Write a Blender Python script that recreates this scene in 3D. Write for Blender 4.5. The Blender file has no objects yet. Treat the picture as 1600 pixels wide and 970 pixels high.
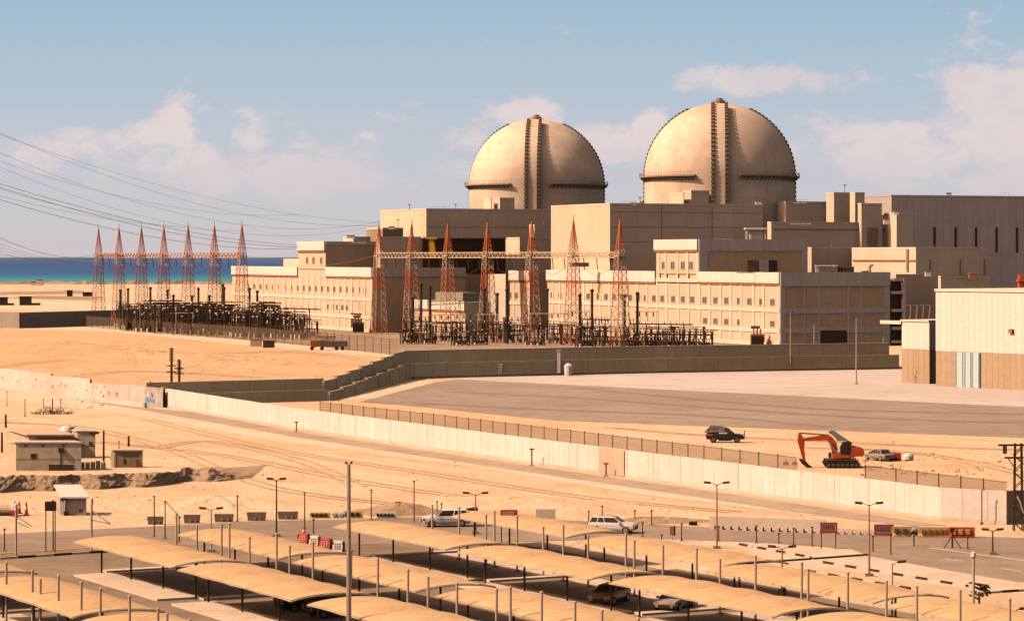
import bpy, math, random
from mathutils import Vector, Matrix
random.seed(7)
PI = math.pi
F, H, HY = 4300.0, 26.0, 402.0          # focal length in photo pixels, eye height, horizon row
sc = bpy.context.scene
COL = sc.collection

# ------------------------------------------------------------------ placing
def G(px, py, z=0.0):                    # point of the plane at height z
    Y = F*(H-z)/(py-HY)
    return Vector(((px-800)*Y/F, Y, z))
def PY(px, Y, z=0.0):
    return Vector(((px-800)*Y/F, Y, z))
def zat(py, Y):
    return H-(py-HY)*Y/F
V = Vector((.382, -.924, 0)); U = Vector((.924, .382, 0))      # plant grid
D = Vector((.48, -.877, 0)).normalized(); Cc = Vector((.877, .48, 0)).normalized()   # car park grid
def QR(q, r, z=0.0):
    p = Cc*q+D*r
    return Vector((p.x, p.y, z))

# ------------------------------------------------------------------ materials
MATS = {}
class NT:
    def __init__(s, nt): s.t = nt; s.n = nt.nodes; s.l = nt.links
    def new(s, kind, **kw):
        n = s.n.new(kind)
        for k, v in kw.items(): setattr(n, k, v)
        return n
    def put(s, sock, v):
        if hasattr(v, 'is_output'): s.l.new(v, sock)
        elif isinstance(v, (tuple, list)) and len(v) == 3 and len(sock.default_value) == 4: sock.default_value = (*v, 1)
        else: sock.default_value = v
    def m(s, op, a, b=None, c=None, clamp=False):
        n = s.new('ShaderNodeMath', operation=op); n.use_clamp = clamp
        s.put(n.inputs[0], a)
        if b is not None: s.put(n.inputs[1], b)
        if c is not None: s.put(n.inputs[2], c)
        return n.outputs[0]
    def mix(s, f, a, b, mode='MIX'):
        n = s.new('ShaderNodeMix', data_type='RGBA', blend_type=mode)
        s.put(n.inputs[0], f); s.put(n.inputs[6], a); s.put(n.inputs[7], b)
        return n.outputs[2]
    def noise(s, vec, scale, detail=4, rough=.55, dist=0):
        n = s.new('ShaderNodeTexNoise'); s.put(n.inputs['Vector'], vec)
        n.inputs['Scale'].default_value = scale; n.inputs['Detail'].default_value = detail
        n.inputs['Roughness'].default_value = rough; n.inputs['Distortion'].default_value = dist
        return n.outputs[0]
    def scl(s, vec, v):
        n = s.new('ShaderNodeVectorMath', operation='MULTIPLY'); s.put(n.inputs[0], vec); n.inputs[1].default_value = v
        return n.outputs[0]
    def ramp(s, f, stops, interp='LINEAR'):
        n = s.new('ShaderNodeValToRGB'); cr = n.color_ramp; cr.interpolation = interp
        while len(cr.elements) < len(stops): cr.elements.new(.5)
        for e, (p, c) in zip(cr.elements, stops):
            e.position = p; e.color = (*c, 1) if len(c) == 3 else c
        s.put(n.inputs[0], f); return n.outputs[0]
    def sstep(s, v, lo, hi):
        n = s.new('ShaderNodeMapRange', interpolation_type='SMOOTHSTEP')
        s.put(n.inputs[0], v); n.inputs[1].default_value = lo; n.inputs[2].default_value = hi
        return n.outputs[0]
def base_mat(name, rough=.8, metal=0.0):
    m = bpy.data.materials.new(name); m.use_nodes = True
    t = NT(m.node_tree); b = t.n['Principled BSDF']
    b.inputs['Roughness'].default_value = rough; b.inputs['Metallic'].default_value = metal
    b.inputs['Specular IOR Level'].default_value = .25
    MATS[name] = m
    return m, t, b
def pos(t):  return t.new('ShaderNodeNewGeometry').outputs['Position']
def objc(t): return t.new('ShaderNodeTexCoord').outputs['Object']
def bump(t, b, h, s, d=.1):
    n = t.new('ShaderNodeBump'); n.inputs['Strength'].default_value = s; n.inputs['Distance'].default_value = d
    t.put(n.inputs['Height'], h); t.l.new(n.outputs[0], b.inputs['Normal'])
def paint(name, col, rough=.5, metal=0.0, dirt=.25, scale=1.5, world=False):
    m, t, b = base_mat(name, rough, metal)
    p = pos(t) if world else objc(t)
    n = t.noise(p, scale, 5, .65); n2 = t.noise(p, scale*9, 2)
    f = t.sstep(n, .35, .75)
    c = t.mix(f, col, tuple(x*(1-dirt) for x in col))
    c = t.mix(t.m('MULTIPLY', n2, dirt*.6), c, (.42*.6, .30*.6, .19*.6))
    t.put(b.inputs['Base Color'], c)
    return m
def concrete(name, col, stain=.3, joint=None, lift=None, streak=.25, warm=(1, .93, .84), lk=.28):
    """world-space concrete: blotches, rain streaks, pour lines every `lift` m, fine grain"""
    m, t, b = base_mat(name, .88)
    p = pos(t)
    big = t.noise(p, .035, 4, .6); mid = t.noise(p, .35, 5, .65); fine = t.noise(p, 3.0, 3, .7)
    st = t.noise(t.scl(p, (.55, .55, .03)), 1.0, 4, .6)
    c = t.mix(t.sstep(big, .3, .7), tuple(x*(1-stain*.55) for x in col), tuple(min(x*1.06, .9) for x in col))
    c = t.mix(t.m('MULTIPLY', t.sstep(mid, .45, .8), stain), c, tuple(x*w*.6 for x, w in zip(col, warm)))
    c = t.mix(t.m('MULTIPLY', t.sstep(st, .5, .75), streak), c, tuple(x*.55 for x in col))
    c = t.mix(t.m('MULTIPLY', fine, .28), c, tuple(x*.66 for x in col))
    if lift:
        z = t.new('ShaderNodeSeparateXYZ'); t.l.new(p, z.inputs[0])
        w = t.m('PINGPONG', t.m('ADD', z.outputs[2], t.m('MULTIPLY', big, .3)), lift/2)
        ln = t.m('SUBTRACT', 1.0, t.sstep(w, 0.0, .22))
        c = t.mix(t.m('MULTIPLY', ln, lk), c, tuple(x*.5 for x in col))
        band = t.noise(t.scl(p, (.004, .004, 1/lift)), 1.0, 2)
        c = t.mix(t.m('MULTIPLY', t.sstep(band, .4, .65), lk), c, tuple(x*.72 for x in col))
    if joint:
        n = t.new('ShaderNodeVectorMath', operation='DOT_PRODUCT'); t.l.new(p, n.inputs[0]); n.inputs[1].default_value = joint[1]
        w = t.m('PINGPONG', n.outputs['Value'], joint[0]/2)
        c = t.mix(t.m('MULTIPLY', t.m('SUBTRACT', 1.0, t.sstep(w, .0, .14)), .55), c, tuple(x*.4 for x in col))
        cell = t.m('FLOOR', t.m('DIVIDE', n.outputs['Value'], joint[0]))
        wn = t.new('ShaderNodeTexWhiteNoise', noise_dimensions='1D'); t.l.new(cell, wn.inputs['W'])
        c = t.mix(t.m('MULTIPLY', wn.outputs[0], .24), c, tuple(x*.62 for x in col))
    gr_ = t.noise(p, 1.3, 2, .9)
    c = t.mix(t.m('MULTIPLY', t.sstep(gr_, .45, .68), .26), c, tuple(x*.55 for x in col))
    pt_ = t.noise(t.scl(p, (.9, .9, .5)), .28, 2, .4)
    c = t.mix(t.m('MULTIPLY', t.sstep(pt_, .60, .66), .22*(stain > .3)), c, tuple(x*.66 for x in col))
    t.put(b.inputs['Base Color'], c)
    bump(t, b, fine, .25, .1)
    return m
def ground(name, c1, c2, c3, s=1.0, pebble=.4, bmp=.6, track=0.0):
    m, t, b = base_mat(name, .95); b.inputs['Specular IOR Level'].default_value = .1
    p = pos(t)
    a = t.noise(p, .012*s, 5, .6, .6); mm = t.noise(p, .09*s, 6, .62, .4); f = t.noise(p, 1.1*s, 5, .7); g = t.noise(p, 6*s, 2, .6)
    c = t.mix(t.sstep(a, .35, .65), c1, c2)
    c = t.mix(t.m('MULTIPLY', t.sstep(mm, .42, .72), .75), c, c3)
    c = t.mix(t.m('MULTIPLY', t.sstep(f, .4, .8), .35), c, tuple(x*.72 for x in c1))
    c = t.mix(t.m('MULTIPLY', t.sstep(g, .58, .75), pebble), c, tuple(x*.5 for x in c1))
    gr_ = t.noise(p, 2.3, 3, .85)
    c = t.mix(t.m('MULTIPLY', t.sstep(gr_, .48, .7), .38), c, tuple(x*.6 for x in c1))
    lg = t.noise(t.scl(p, (.05, .05, 1)), 1.0, 7, .75, 1.2)
    c = t.mix(t.m('MULTIPLY', t.sstep(lg, .52, .64), .32), c, tuple(x*y for x, y in zip(c3, (.86, .84, .8))))
    c = t.mix(t.m('MULTIPLY', t.sstep(lg, .46, .34), .22), c, tuple(min(x*1.12, .9) for x in c2))
    if track:
        q = t.new('ShaderNodeVectorMath', operation='DOT_PRODUCT'); t.l.new(p, q.inputs[0]); q.inputs[1].default_value = (Cc.x, Cc.y, 0)
        q2 = t.new('ShaderNodeVectorMath', operation='DOT_PRODUCT'); t.l.new(p, q2.inputs[0]); q2.inputs[1].default_value = (D.x, D.y, 0)
        cb = t.new('ShaderNodeCombineXYZ'); t.put(cb.inputs[0], t.m('MULTIPLY', q.outputs['Value'], .55)); t.put(cb.inputs[1], t.m('MULTIPLY', q2.outputs['Value'], .018))
        tr = t.noise(cb.outputs[0], 1.0, 4, .6, .6)
        c = t.mix(t.m('MULTIPLY', t.sstep(tr, .5, .62), track), c, tuple(x*.7 for x in c1))
    t.put(b.inputs['Base Color'], c)
    h = t.m('ADD', t.m('MULTIPLY', mm, 3.0), t.m('ADD', f, t.m('MULTIPLY', g, .3)))
    bump(t, b, h, bmp, .35)
    return m

sand = ground('sand', (.82, .62, .41), (.86, .70, .51), (.70, .48, .28), 1, .35, .8, .38)
sand_o = ground('orange_sand', (.80, .56, .33), (.84, .64, .42), (.66, .42, .22), 1.6, .4, .9, .2)
sand_p = ground('pale_compacted_sand', (.84, .68, .50), (.86, .72, .56), (.78, .60, .41), 2, .25, .4)
bank_m = ground('eroded_earth', (.66, .48, .31), (.78, .60, .42), (.48, .33, .20), 6, .8, 1.0)
beach = ground('beach_sand', (.76, .60, .42), (.82, .70, .55), (.58, .43, .29), .5, .3, .3)
asph_far = ground('grey_gravel_yard', (.37, .32, .27), (.42, .365, .31), (.31, .265, .22), 1.5, .3, .4)
path_m = ground('dusty_track', (.50, .41, .32), (.58, .48, .37), (.40, .32, .25), 3, .3, .3)
apron_m = ground('pale_concrete_apron', (.62, .58, .55), (.68, .64, .60), (.54, .50, .46), 1.2, .15, .2)
gravel = ground('switchyard_gravel', (.42, .33, .24), (.48, .38, .28), (.30, .23, .16), 2, .5, .5)
asph = ground('asphalt', (.34, .285, .23), (.40, .34, .27), (.27, .22, .175), 2.5, .35, .25, .15)
asph_lot = ground('car_park_asphalt', (.29, .235, .17), (.37, .30, .22), (.21, .165, .12), 3, .4, .25)
pave = ground('concrete_paving', (.70, .60, .48), (.76, .67, .55), (.58, .47, .35), 3, .2, .2)
dust = ground('dusty_ground', (.70, .55, .37), (.76, .62, .44), (.60, .44, .27), 3, .3, .4)
white_wall = concrete('cream_wall_panels', (.94, .87, .78), .32, joint=(2.4, (D.x, D.y, 0)), streak=.2)
white_wall2 = concrete('weathered_wall_plaster', (.84, .77, .68), .5, joint=(6, (D.x, D.y, 0)), streak=.35)
brown_wall = concrete('brown_block_wall', (.92, .72, .46), .5, joint=(5.0, (.96, -.28, 0)), streak=.5)
grey_wall = concrete('grey_perimeter_wall', (.58, .49, .40), .3, joint=(8.0, (.97, -.2, 0)), streak=.3)
conc = concrete('reactor_concrete', (.90, .73, .55), .3, lift=3.0, joint=(9.0, (U.x+V.x*.9, U.y+V.y*.9, 0)), streak=.2, lk=.14)
conc_dome = concrete('dome_concrete', (.88, .74, .59), .75, lift=4.0, streak=.55, lk=.3)
conc_dark = concrete('dark_concrete', (.40, .31, .22), .4, streak=.4)
panel = concrete('pink_tan_facade_panel', (.77, .62, .45), .18, streak=.22)
panel_b = concrete('brown_facade_panel', (.80, .57, .36), .35, streak=.35)
grid_m = concrete('pale_facade_grid', (.86, .75, .62), .15, streak=.2)
fascia_m = concrete('white_fascia', (.88, .82, .74), .12, streak=.3)
hall_m = concrete('grey_hall_cladding', (.76, .68, .62), .15, joint=(3.0, (U.x, U.y, 0)), streak=.15)
ware_w = concrete('cream_warehouse_cladding', (.94, .88, .79), .08, joint=(1.5, (V.x, V.y, 0)), streak=.06)
ware_b = concrete('tan_warehouse_cladding', (.56, .43, .29), .12, joint=(1.5, (V.x, V.y, 0)), streak=.1)
rust = paint('rust_red_paint_and_shade', (.42, .17, .09), .8, world=True, scale=.3)
glass = paint('dark_teal_glass', (.10, .16, .15), .2)
win_fr = paint('window_surround', (.62, .54, .44), .7)
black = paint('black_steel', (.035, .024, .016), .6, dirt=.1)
darkm = paint('dark_brown_steel', (.07, .045, .028), .7)
dkgrey = paint('dark_grey_metal', (.16, .13, .11), .6, .2)
grey = paint('galvanised_steel', (.42, .36, .30), .5, .3)
polem = paint('pale_painted_post', (.60, .50, .40), .5)
white = paint('white_paint', (.80, .77, .72), .35, dirt=.12)
red = paint('red_paint', (.62, .07, .04), .45)
orange = paint('orange_machine_paint', (.72, .10, .018), .4, dirt=.35)
yellow = paint('yellow_paint', (.85, .50, .04), .5)
yellowb = paint('faded_yellow_plastic', (.75, .48, .18), .6)
green = paint('grey_green_metal', (.34, .34, .26), .7)
cabin_m = paint('beige_cabin_panel', (.66, .55, .39), .6, dirt=.3, scale=.8)
cabin_w = paint('white_cabin_panel', (.78, .70, .60), .6, dirt=.2, scale=.8)
cabin_r = paint('dusty_orange_roof', (.76, .56, .41), .8, scale=.8)
tire = paint('tyre_rubber', (.025, .022, .02), .9)
carw = paint('white_car_paint', (.80, .78, .75), .25, dirt=.1)
carb = paint('black_car_paint', (.025, .027, .03), .25, dirt=.1)
carr = paint('dull_red_car_paint', (.50, .26, .17), .3)
cark = paint('silver_car_paint', (.42, .38, .33), .45, dirt=.5)
carg = paint('glass_tinted', (.03, .033, .035), .1)
blue = paint('sky_blue_paint', (.16, .45, .72), .6)
pinkw = paint('pinkish_white_panel', (.85, .62, .55), .6)
inkm = paint('purple_grey_lettering', (.22, .12, .14), .7)
cable_m = paint('tan_conductor', (.80, .62, .52), .8)
pebb = paint('rubble_stone', (.55, .42, .30), .9, dirt=.5)
wood = paint('dry_brush', (.13, .10, .06), .9)
creamp = paint('cream_lattice_paint', (.78, .60, .40), .6)

def tower_mat(name, stops):
    m, t, b = base_mat(name, .6)
    z = t.new('ShaderNodeSeparateXYZ'); t.l.new(objc(t), z.inputs[0])
    c = t.ramp(t.m('DIVIDE', z.outputs[2], 37.0), stops, 'CONSTANT')
    n = t.noise(objc(t), 1.2, 3)
    c = t.mix(t.m('MULTIPLY', n, .5), c, (.22, .11, .06))
    t.put(b.inputs['Base Color'], c); return m
RD, CR = (.85, .24, .09), (.78, .60, .42)
tower_l = tower_mat('banded_tower_paint_a', [(0, RD), (.16, CR), (.44, (.50, .10, .05)), (.62, CR), (.70, RD)])
tower_r = tower_mat('banded_tower_paint_b', [(0, RD), (.12, (.78, .52, .34)), (.40, RD), (.60, CR), (.76, RD)])

def cloth_mat():
    m, t, b = base_mat('sand_shade_cloth', .8); b.inputs['Specular IOR Level'].default_value = .1
    o = objc(t); inf = t.new('ShaderNodeObjectInfo').outputs['Random']
    s = t.new('ShaderNodeSeparateXYZ'); t.l.new(o, s.inputs[0])
    n = t.noise(t.scl(o, (.5, .9, 1)), 1.0, 5, .6); f = t.noise(o, 5, 3)
    c = t.mix(t.sstep(n, .35, .7), (.80, .62, .38), (.70, .50, .28))
    c = t.mix(t.m('MULTIPLY', f, .3), c, (.60, .36, .17))
    w = t.m('PINGPONG', t.m('ADD', s.outputs[0], .0), 1.3125)
    seam = t.m('SUBTRACT', 1.0, t.sstep(w, 0, .17))
    c = t.mix(t.m('MULTIPLY', seam, .6), c, (.45, .26, .12))
    c = t.mix(t.m('MULTIPLY', inf, .22), c, (.80, .63, .40))
    for sg in (1, -1):
        dg = t.m('PINGPONG', t.m('ADD', t.m('ADD', s.outputs[0], t.m('MULTIPLY', s.outputs[1], .82*sg)), t.m('MULTIPLY', n, .35)), 2.625)
        c = t.mix(t.m('MULTIPLY', t.m('SUBTRACT', 1.0, t.sstep(dg, 0, .13)), .38), c, (.42, .25, .12))
    bay = t.new('ShaderNodeTexWhiteNoise', noise_dimensions='2D'); cb = t.new('ShaderNodeCombineXYZ')
    t.put(cb.inputs[0], t.m('FLOOR', t.m('DIVIDE', s.outputs[0], 2.625))); t.put(cb.inputs[1], t.m('MULTIPLY', inf, 100)); t.l.new(cb.outputs[0], bay.inputs['Vector'])
    c = t.mix(t.m('MULTIPLY', bay.outputs[0], .20), c, (.52, .35, .19))
    wr = t.noise(t.scl(o, (2.2, .5, 1)), 1.6, 3, .6, 1.5)
    c = t.mix(t.m('MULTIPLY', t.sstep(wr, .55, .62), .22), c, (.45, .28, .14))
    du = t.noise(t.scl(o, (.9, .35, 1)), 1.3, 6, .7)
    c = t.mix(t.m('MULTIPLY', t.sstep(du, .5, .7), .35), c, (.50, .33, .17))
    t.put(b.inputs['Base Color'], c)
    tr = t.new('ShaderNodeBsdfTranslucent'); t.put(tr.inputs[0], (.55, .33, .14))
    mx = t.new('ShaderNodeMixShader'); mx.inputs[0].default_value = .16
    t.l.new(b.outputs[0], mx.inputs[1]); t.l.new(tr.outputs[0], mx.inputs[2])
    t.l.new(mx.outputs[0], t.n['Material Output'].inputs[0])
    bump(t, b, n, .5, .15)
    return m
cloth = cloth_mat()
def mesh_mat(name, col, a):
    m, t, b = base_mat(name, .7); t.put(b.inputs['Base Color'], col)
    ck = t.noise(pos(t), 9, 1)
    tr = t.new('ShaderNodeBsdfTransparent'); mx = t.new('ShaderNodeMixShader')
    t.put(mx.inputs[0], t.m('ADD', a-.12, t.m('MULTIPLY', ck, .24)))
    t.l.new(tr.outputs[0], mx.inputs[1]); t.l.new(b.outputs[0], mx.inputs[2])
    t.l.new(mx.outputs[0], t.n['Material Output'].inputs[0]); return m
mesh_f = mesh_mat('chain_link_mesh', (.26, .20, .14), .62)
mesh_f2 = mesh_mat('light_chain_link_mesh', (.22, .16, .11), .34)

def water():
    m, t, b = base_mat('sea_water', .45)
    p = pos(t); s = t.new('ShaderNodeSeparateXYZ'); t.l.new(p, s.inputs[0])
    inv = t.m('DIVIDE', F*H, s.outputs[1])                    # closer water is shallower: turquoise shelf, then deep blue
    n = t.noise(t.scl(p, (.0006, .002, 1)), 1.0, 5, .6)
    d = t.m('ADD', inv, t.m('MULTIPLY', t.m('SUBTRACT', n, .5), 9.0))
    c = t.ramp(t.m('DIVIDE', d, 42.0), [(0, (.05, .15, .34)), (.25, (.012, .09, .32)), (.58, (.006, .11, .34)), (.78, (.01, .25, .40)), (.93, (.05, .40, .46)), (1, (.12, .45, .46))])
    w = t.noise(t.scl(p, (.02, .05, 1)), 1.0, 4, .7)
    c = t.mix(t.m('MULTIPLY', t.sstep(w, .5, .8), .3), c, (.004, .05, .12))
    t.put(b.inputs['Base Color'], c); bump(t, b, w, .3, 1.0); return m
sea_m = water()

# ------------------------------------------------------------------ mesh builder
ORG = {}
class MB:
    def __init__(s): s.v = []; s.f = []; s.smooth = False
    def quad(s, a, b, c, d):
        i = len(s.v); s.v += [Vector(a), Vector(b), Vector(c), Vector(d)]; s.f.append((i, i+1, i+2, i+3)); return s
    def poly(s, pts):
        i = len(s.v); s.v += [Vector(p) for p in pts]; s.f.append(tuple(range(i, i+len(pts)))); return s
    def prism(s, base, top):
        n = len(base); i = len(s.v); s.v += [Vector(p) for p in base]+[Vector(p) for p in top]
        s.f.append(tuple(i+k for k in reversed(range(n)))); s.f.append(tuple(i+n+k for k in range(n)))
        for k in range(n):
            j = (k+1) % n; s.f.append((i+k, i+j, i+n+j, i+n+k))
        return s
    def obox(s, p, a, la, b, lb, z0, z1):            # oriented box from corner p along unit a, b
        p = Vector((p[0], p[1], 0)); A = a*la; B = b*lb
        q = [p, p+A, p+A+B, p+B]
        if A.x*B.y-A.y*B.x < 0: q = [q[0], q[3], q[2], q[1]]
        z0v = Vector((0, 0, z0)); z1v = Vector((0, 0, z1))
        return s.prism([x+z0v for x in q], [x+z1v for x in q])
    def box(s, x0, x1, y0, y1, z0, z1):
        return s.prism([(x0, y0, z0), (x1, y0, z0), (x1, y1, z0), (x0, y1, z0)], [(x0, y0, z1), (x1, y0, z1), (x1, y1, z1), (x0, y1, z1)])
    def bar(s, a, b, r=.05, n=4, r2=None):
        a = Vector(a); b = Vector(b); d = b-a
        if d.length < 1e-6: return s
        d.normalize(); up = Vector((0, 0, 1)) if abs(d.z) < .95 else Vector((1, 0, 0))
        x = d.cross(up).normalized(); y = d.cross(x).normalized()
        if r2 is None: r2 = r
        ring = lambda c, rr: [c+(x*math.cos(2*PI*k/n+PI/4)+y*math.sin(2*PI*k/n+PI/4))*rr for k in range(n)]
        return s.prism(ring(a, r), ring(b, r2))
    def tube(s, pts, r, n=4):
        for a, b in zip(pts, pts[1:]): s.bar(a, b, r, n)
        return s
    def lathe(s, prof, n=24, c=(0, 0, 0), axis='Z'):
        i = len(s.v); c = Vector(c)
        for r, z in prof:
            for k in range(n):
                a = 2*PI*k/n
                p = Vector((r*math.cos(a), r*math.sin(a), z)) if axis == 'Z' else Vector((r*math.cos(a), z, r*math.sin(a)))
                s.v.append(c+p)
        for j in range(len(prof)-1):
            for k in range(n):
                k2 = (k+1) % n; s.f.append((i+j*n+k, i+j*n+k2, i+(j+1)*n+k2, i+(j+1)*n+k))
        s.f.append(tuple(i+k for k in reversed(range(n)))); s.f.append(tuple(i+(len(prof)-1)*n+k for k in range(n)))
        return s
    def rock(s, c, r, sq=.6):
        c = Vector(c); i = len(s.v); n = 7
        for z, rr in ((-.3, .9), (.35, .75), (.8, .35)):
            for k in range(n):
                a = 2*PI*k/n; q = rr*random.uniform(.7, 1.15)
                s.v.append(c+Vector((math.cos(a)*q*r, math.sin(a)*q*r, z*r*sq)))
        for j in range(2):
            for k in range(n): s.f.append((i+j*n+k, i+j*n+(k+1) % n, i+(j+1)*n+(k+1) % n, i+(j+1)*n+k))
        s.f.append(tuple(i+2*n+k for k in range(n)))
        return s
    def build(s, name, mat, parent=None):
        me = bpy.data.meshes.new(name)
        off = ORG.get(parent.name, Vector((0, 0, 0))) if parent else (ORG.get('_') or Vector((0, 0, 0)))
        me.from_pydata([tuple(v-off) for v in s.v], [], s.f)
        me.materials.append(mat if not isinstance(mat, str) else MATS[mat])
        if s.smooth:
            for p in me.polygons: p.use_smooth = True
        me.update()
        o = bpy.data.objects.new(name, me); COL.objects.link(o)
        if parent: o.parent = parent; ORG[o.name] = off
        else: o.location = off
        return o
def tag(o, label=None, cat=None, group=None, kind=None):
    if label: o['label'] = label
    if cat: o['category'] = cat
    if group: o['group'] = group
    if kind: o['kind'] = kind
    return o
def thing(name, label, cat, loc=(0, 0, 0), group=None, rz=0.0):
    o = bpy.data.objects.new(name, None); o.empty_display_size = .5; COL.objects.link(o)
    o.location = loc; o.rotation_euler = (0, 0, rz)
    ORG[o.name] = Vector(loc) if rz == 0 else Vector((0, 0, 0))
    return tag(o, label, cat, group)
def kids(o): return [c for c in ALLK.get(o.name, [])]
ALLK = {}
def dup(root, loc, rz=0.0, label=None, group=None, scale=None):
    r = root.copy(); COL.objects.link(r); r.location = loc; r.rotation_euler = (0, 0, rz)
    if scale: r.scale = scale
    if label: r['label'] = label
    if group: r['group'] = group
    for ch in list(root.children):
        c = ch.copy(); COL.objects.link(c); c.parent = r
        for g in list(ch.children):
            d = g.copy(); COL.objects.link(d); d.parent = c
    return r
def first_or_dup(first, k, loc, rz=0.0, label=None, scale=None):
    if k == 0:
        first.location = loc; first.rotation_euler = (0, 0, rz)
        if label: first['label'] = label
        if scale: first.scale = scale
        return first
    return dup(first, loc, rz, label, None, scale)
ORD = ['first', 'second', 'third', 'fourth', 'fifth', 'sixth', 'seventh', 'eighth', 'ninth', 'tenth', 'eleventh', 'twelfth',
       'thirteenth', 'fourteenth', 'fifteenth', 'sixteenth', 'seventeenth', 'eighteenth', 'nineteenth', 'twentieth', 'twenty-first', 'twenty-second', 'twenty-third', 'twenty-fourth']
def sheet(name, pix, z, mat):                      # a flat patch of ground given by its outline
    pts = [G(x, y) for x, y in pix]
    area = sum(a.x*b.y-b.x*a.y for a, b in zip(pts, pts[1:]+pts[:1]))
    if area < 0: pts.reverse()
    mb = MB(); mb.poly([Vector((p.x, p.y, z)) for p in pts])
    return tag(mb.build(name, mat), kind='structure')

# ------------------------------------------------------------------ ground, sea
def base_ground():
    mb = MB()
    mb.quad((-6000, -200, 0), (6000, -200, 0), (6000, 1700, 0), (-6000, 1700, 0))
    tag(mb.build('sand_ground', sand), kind='structure')
    mb = MB(); mb.quad((-6000, 1700, 0), (6000, 1700, 0), (6000, 2760, 0), (-6000, 2760, 0))
    tag(mb.build('beach', beach), kind='structure')
    mb = MB(); mb.quad((-40000, 2740, -.3), (40000, 2740, -.3), (40000, 80000, -.3), (-40000, 80000, -.3))
    tag(mb.build('sea', sea_m), kind='structure')
    mb = MB(); random.seed(3)
    n = 160; pr = None
    for k in range(n+1):
        x = -620+k*1000/n; y = 2660+18*math.sin(k*.3)+random.uniform(-8, 8); h = 2.4+random.uniform(-.8, 1.0)
        cur = [Vector((x, y-14, 0)), Vector((x, y-2, h)), Vector((x, y+8, h*.8)), Vector((x, y+20, 0))]
        if pr:
            for j in range(3): mb.quad(pr[j], cur[j], cur[j+1], pr[j+1])
        pr = cur
    tag(mb.build('shoreline_bank', 'dark_concrete'), kind='structure')
base_ground()
sheet('beach_flat', [(0, 470), (300, 474), (360, 478), (360, 486), (0, 484)], .02, sand_p)
sheet('distant_track', [(0, 456), (130, 454), (130, 459), (0, 461)], .03, gravel)
sheet('distant_track', [(60, 462), (165, 464), (140, 469), (0, 466)], .03, gravel)
sheet('orange_sand_field', [(-60, 515), (0, 513), (180, 519), (400, 541), (625, 560), (640, 566), (640, 592), (520, 605), (520, 625), (440, 628), (260, 634), (225, 630), (-60, 604)], .01, sand_o)
sheet('switchyard_gravel_ground', [(100, 509), (560, 503), (900, 498), (1219, 542), (1100, 556), (640, 558), (400, 538), (180, 516)], .02, gravel)
sheet('pale_service_strip', [(135, 508), (460, 538), (622, 553), (625, 560), (400, 541), (180, 519), (0, 513)], .03, sand_p)
sheet('gravel_yard', [(560, 628), (585, 622), (682, 597), (720, 592), (1060, 609), (1700, 641), (1700, 690), (1600, 684), (870, 657), (640, 634)], .02, asph_far)
sheet('concrete_apron', [(700, 590), (1000, 583), (1405, 577), (1800, 570), (1800, 646), (1600, 636), (1060, 610), (720, 593)], .035, apron_m)
sheet('sand_verge', [(515, 627), (640, 594), (682, 596), (585, 622)], .03, sand_p)
# strips in front of the big wall
sheet('pale_berm', [(-60, 601), (140, 622), (258, 637), (460, 673), (830, 727), (1100, 765), (1480, 820), (1250, 803), (1000, 772), (740, 730), (430, 688), (200, 648), (-60, 616)], .02, sand_p)
sheet('wall_drain_path', [(140, 626), (225, 637), (300, 644), (460, 674), (830, 728), (1100, 766), (1300, 795), (1480, 821), (1420, 821), (1240, 800), (1080, 775), (820, 737), (455, 682), (330, 660), (225, 641), (160, 631)], .03, path_m)
# roads
ROAD_T = [(-60, 836), (0, 834), (110, 828), (225, 823), (400, 814), (552, 811), (700, 806), (850, 811), (995, 818), (1200, 828), (1420, 834), (1600, 840), (1700, 843)]
ROAD_B = [(1700, 885), (1600, 877), (1463, 856), (1400, 856), (1330, 857), (1200, 848), (1002, 840), (830, 846), (560, 850), (300, 851), (150, 855), (0, 864), (-60, 868)]
sheet('road', ROAD_T+ROAD_B, .02, asph)
sheet('branch_road', [(1330, 857), (1400, 856), (1463, 856), (1600, 877), (1700, 893), (1700, 925), (1600, 909), (1580, 908), (1357, 868)], .024, asph)
sheet('road_verge', [(-60, 820), (0, 822), (225, 812), (552, 803), (552, 811), (400, 814), (225, 823), (0, 834), (-60, 836)], .022, dust)
# car park
lot = [QR(50, -236), QR(120, -236), QR(124, -100), QR(40, -100)]
mb = MB(); mb.poly([Vector((p.x, p.y, .012)) for p in lot[::-1]]); o = tag(mb.build('car_park_ground', asph_lot), kind='structure')
sheet('paved_plaza', [(1000, 842), (1092, 847), (1200, 849), (1352, 866), (1358, 870), (1581, 908), (1700, 922), (1700, 1100), (1330, 1100), (1440, 950), (1380, 935), (1130, 878), (960, 850)], .03, pave)
sheet('dusty_patch', [(1000, 852), (1140, 853), (1250, 880), (1370, 900), (1520, 922), (1700, 935), (1700, 1100), (1330, 1100), (1440, 960), (1380, 935), (1130, 880)], .04, dust)
def strip(q0, q1, r0, r1, z=.05, name='pavement_strip', m=pave, kerb=.12):
    mb = MB(); mb.obox(QR(q0, r0), Cc, q1-q0, D, r1-r0, 0, z+kerb)
    return tag(mb.build(name, m), kind='structure')
for q0, q1 in ((76.4, 80.0), (100.5, 104.3), (53.0, 56.5)):
    for r0, r1 in ((-214, -195.5), (-192.6, -172), (-168.5, -148), (-145, -120)):
        strip(q0, q1, r0, r1)
for q0, q1 in ((79.6, 92), (104.2, 117), (56.5, 68)):
    for r0 in (-216.2, -195.2, -171.8, -148):
        strip(q0, q1, r0, r0+1.1)
for q in (85.9, 109.9, 61.9):
    for r0, r1 in ((-214, -195.5), (-192.6, -172), (-168.5, -148), (-145, -120)):
        strip(q, q+2.8, r0, r1, kerb=.08)
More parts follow.
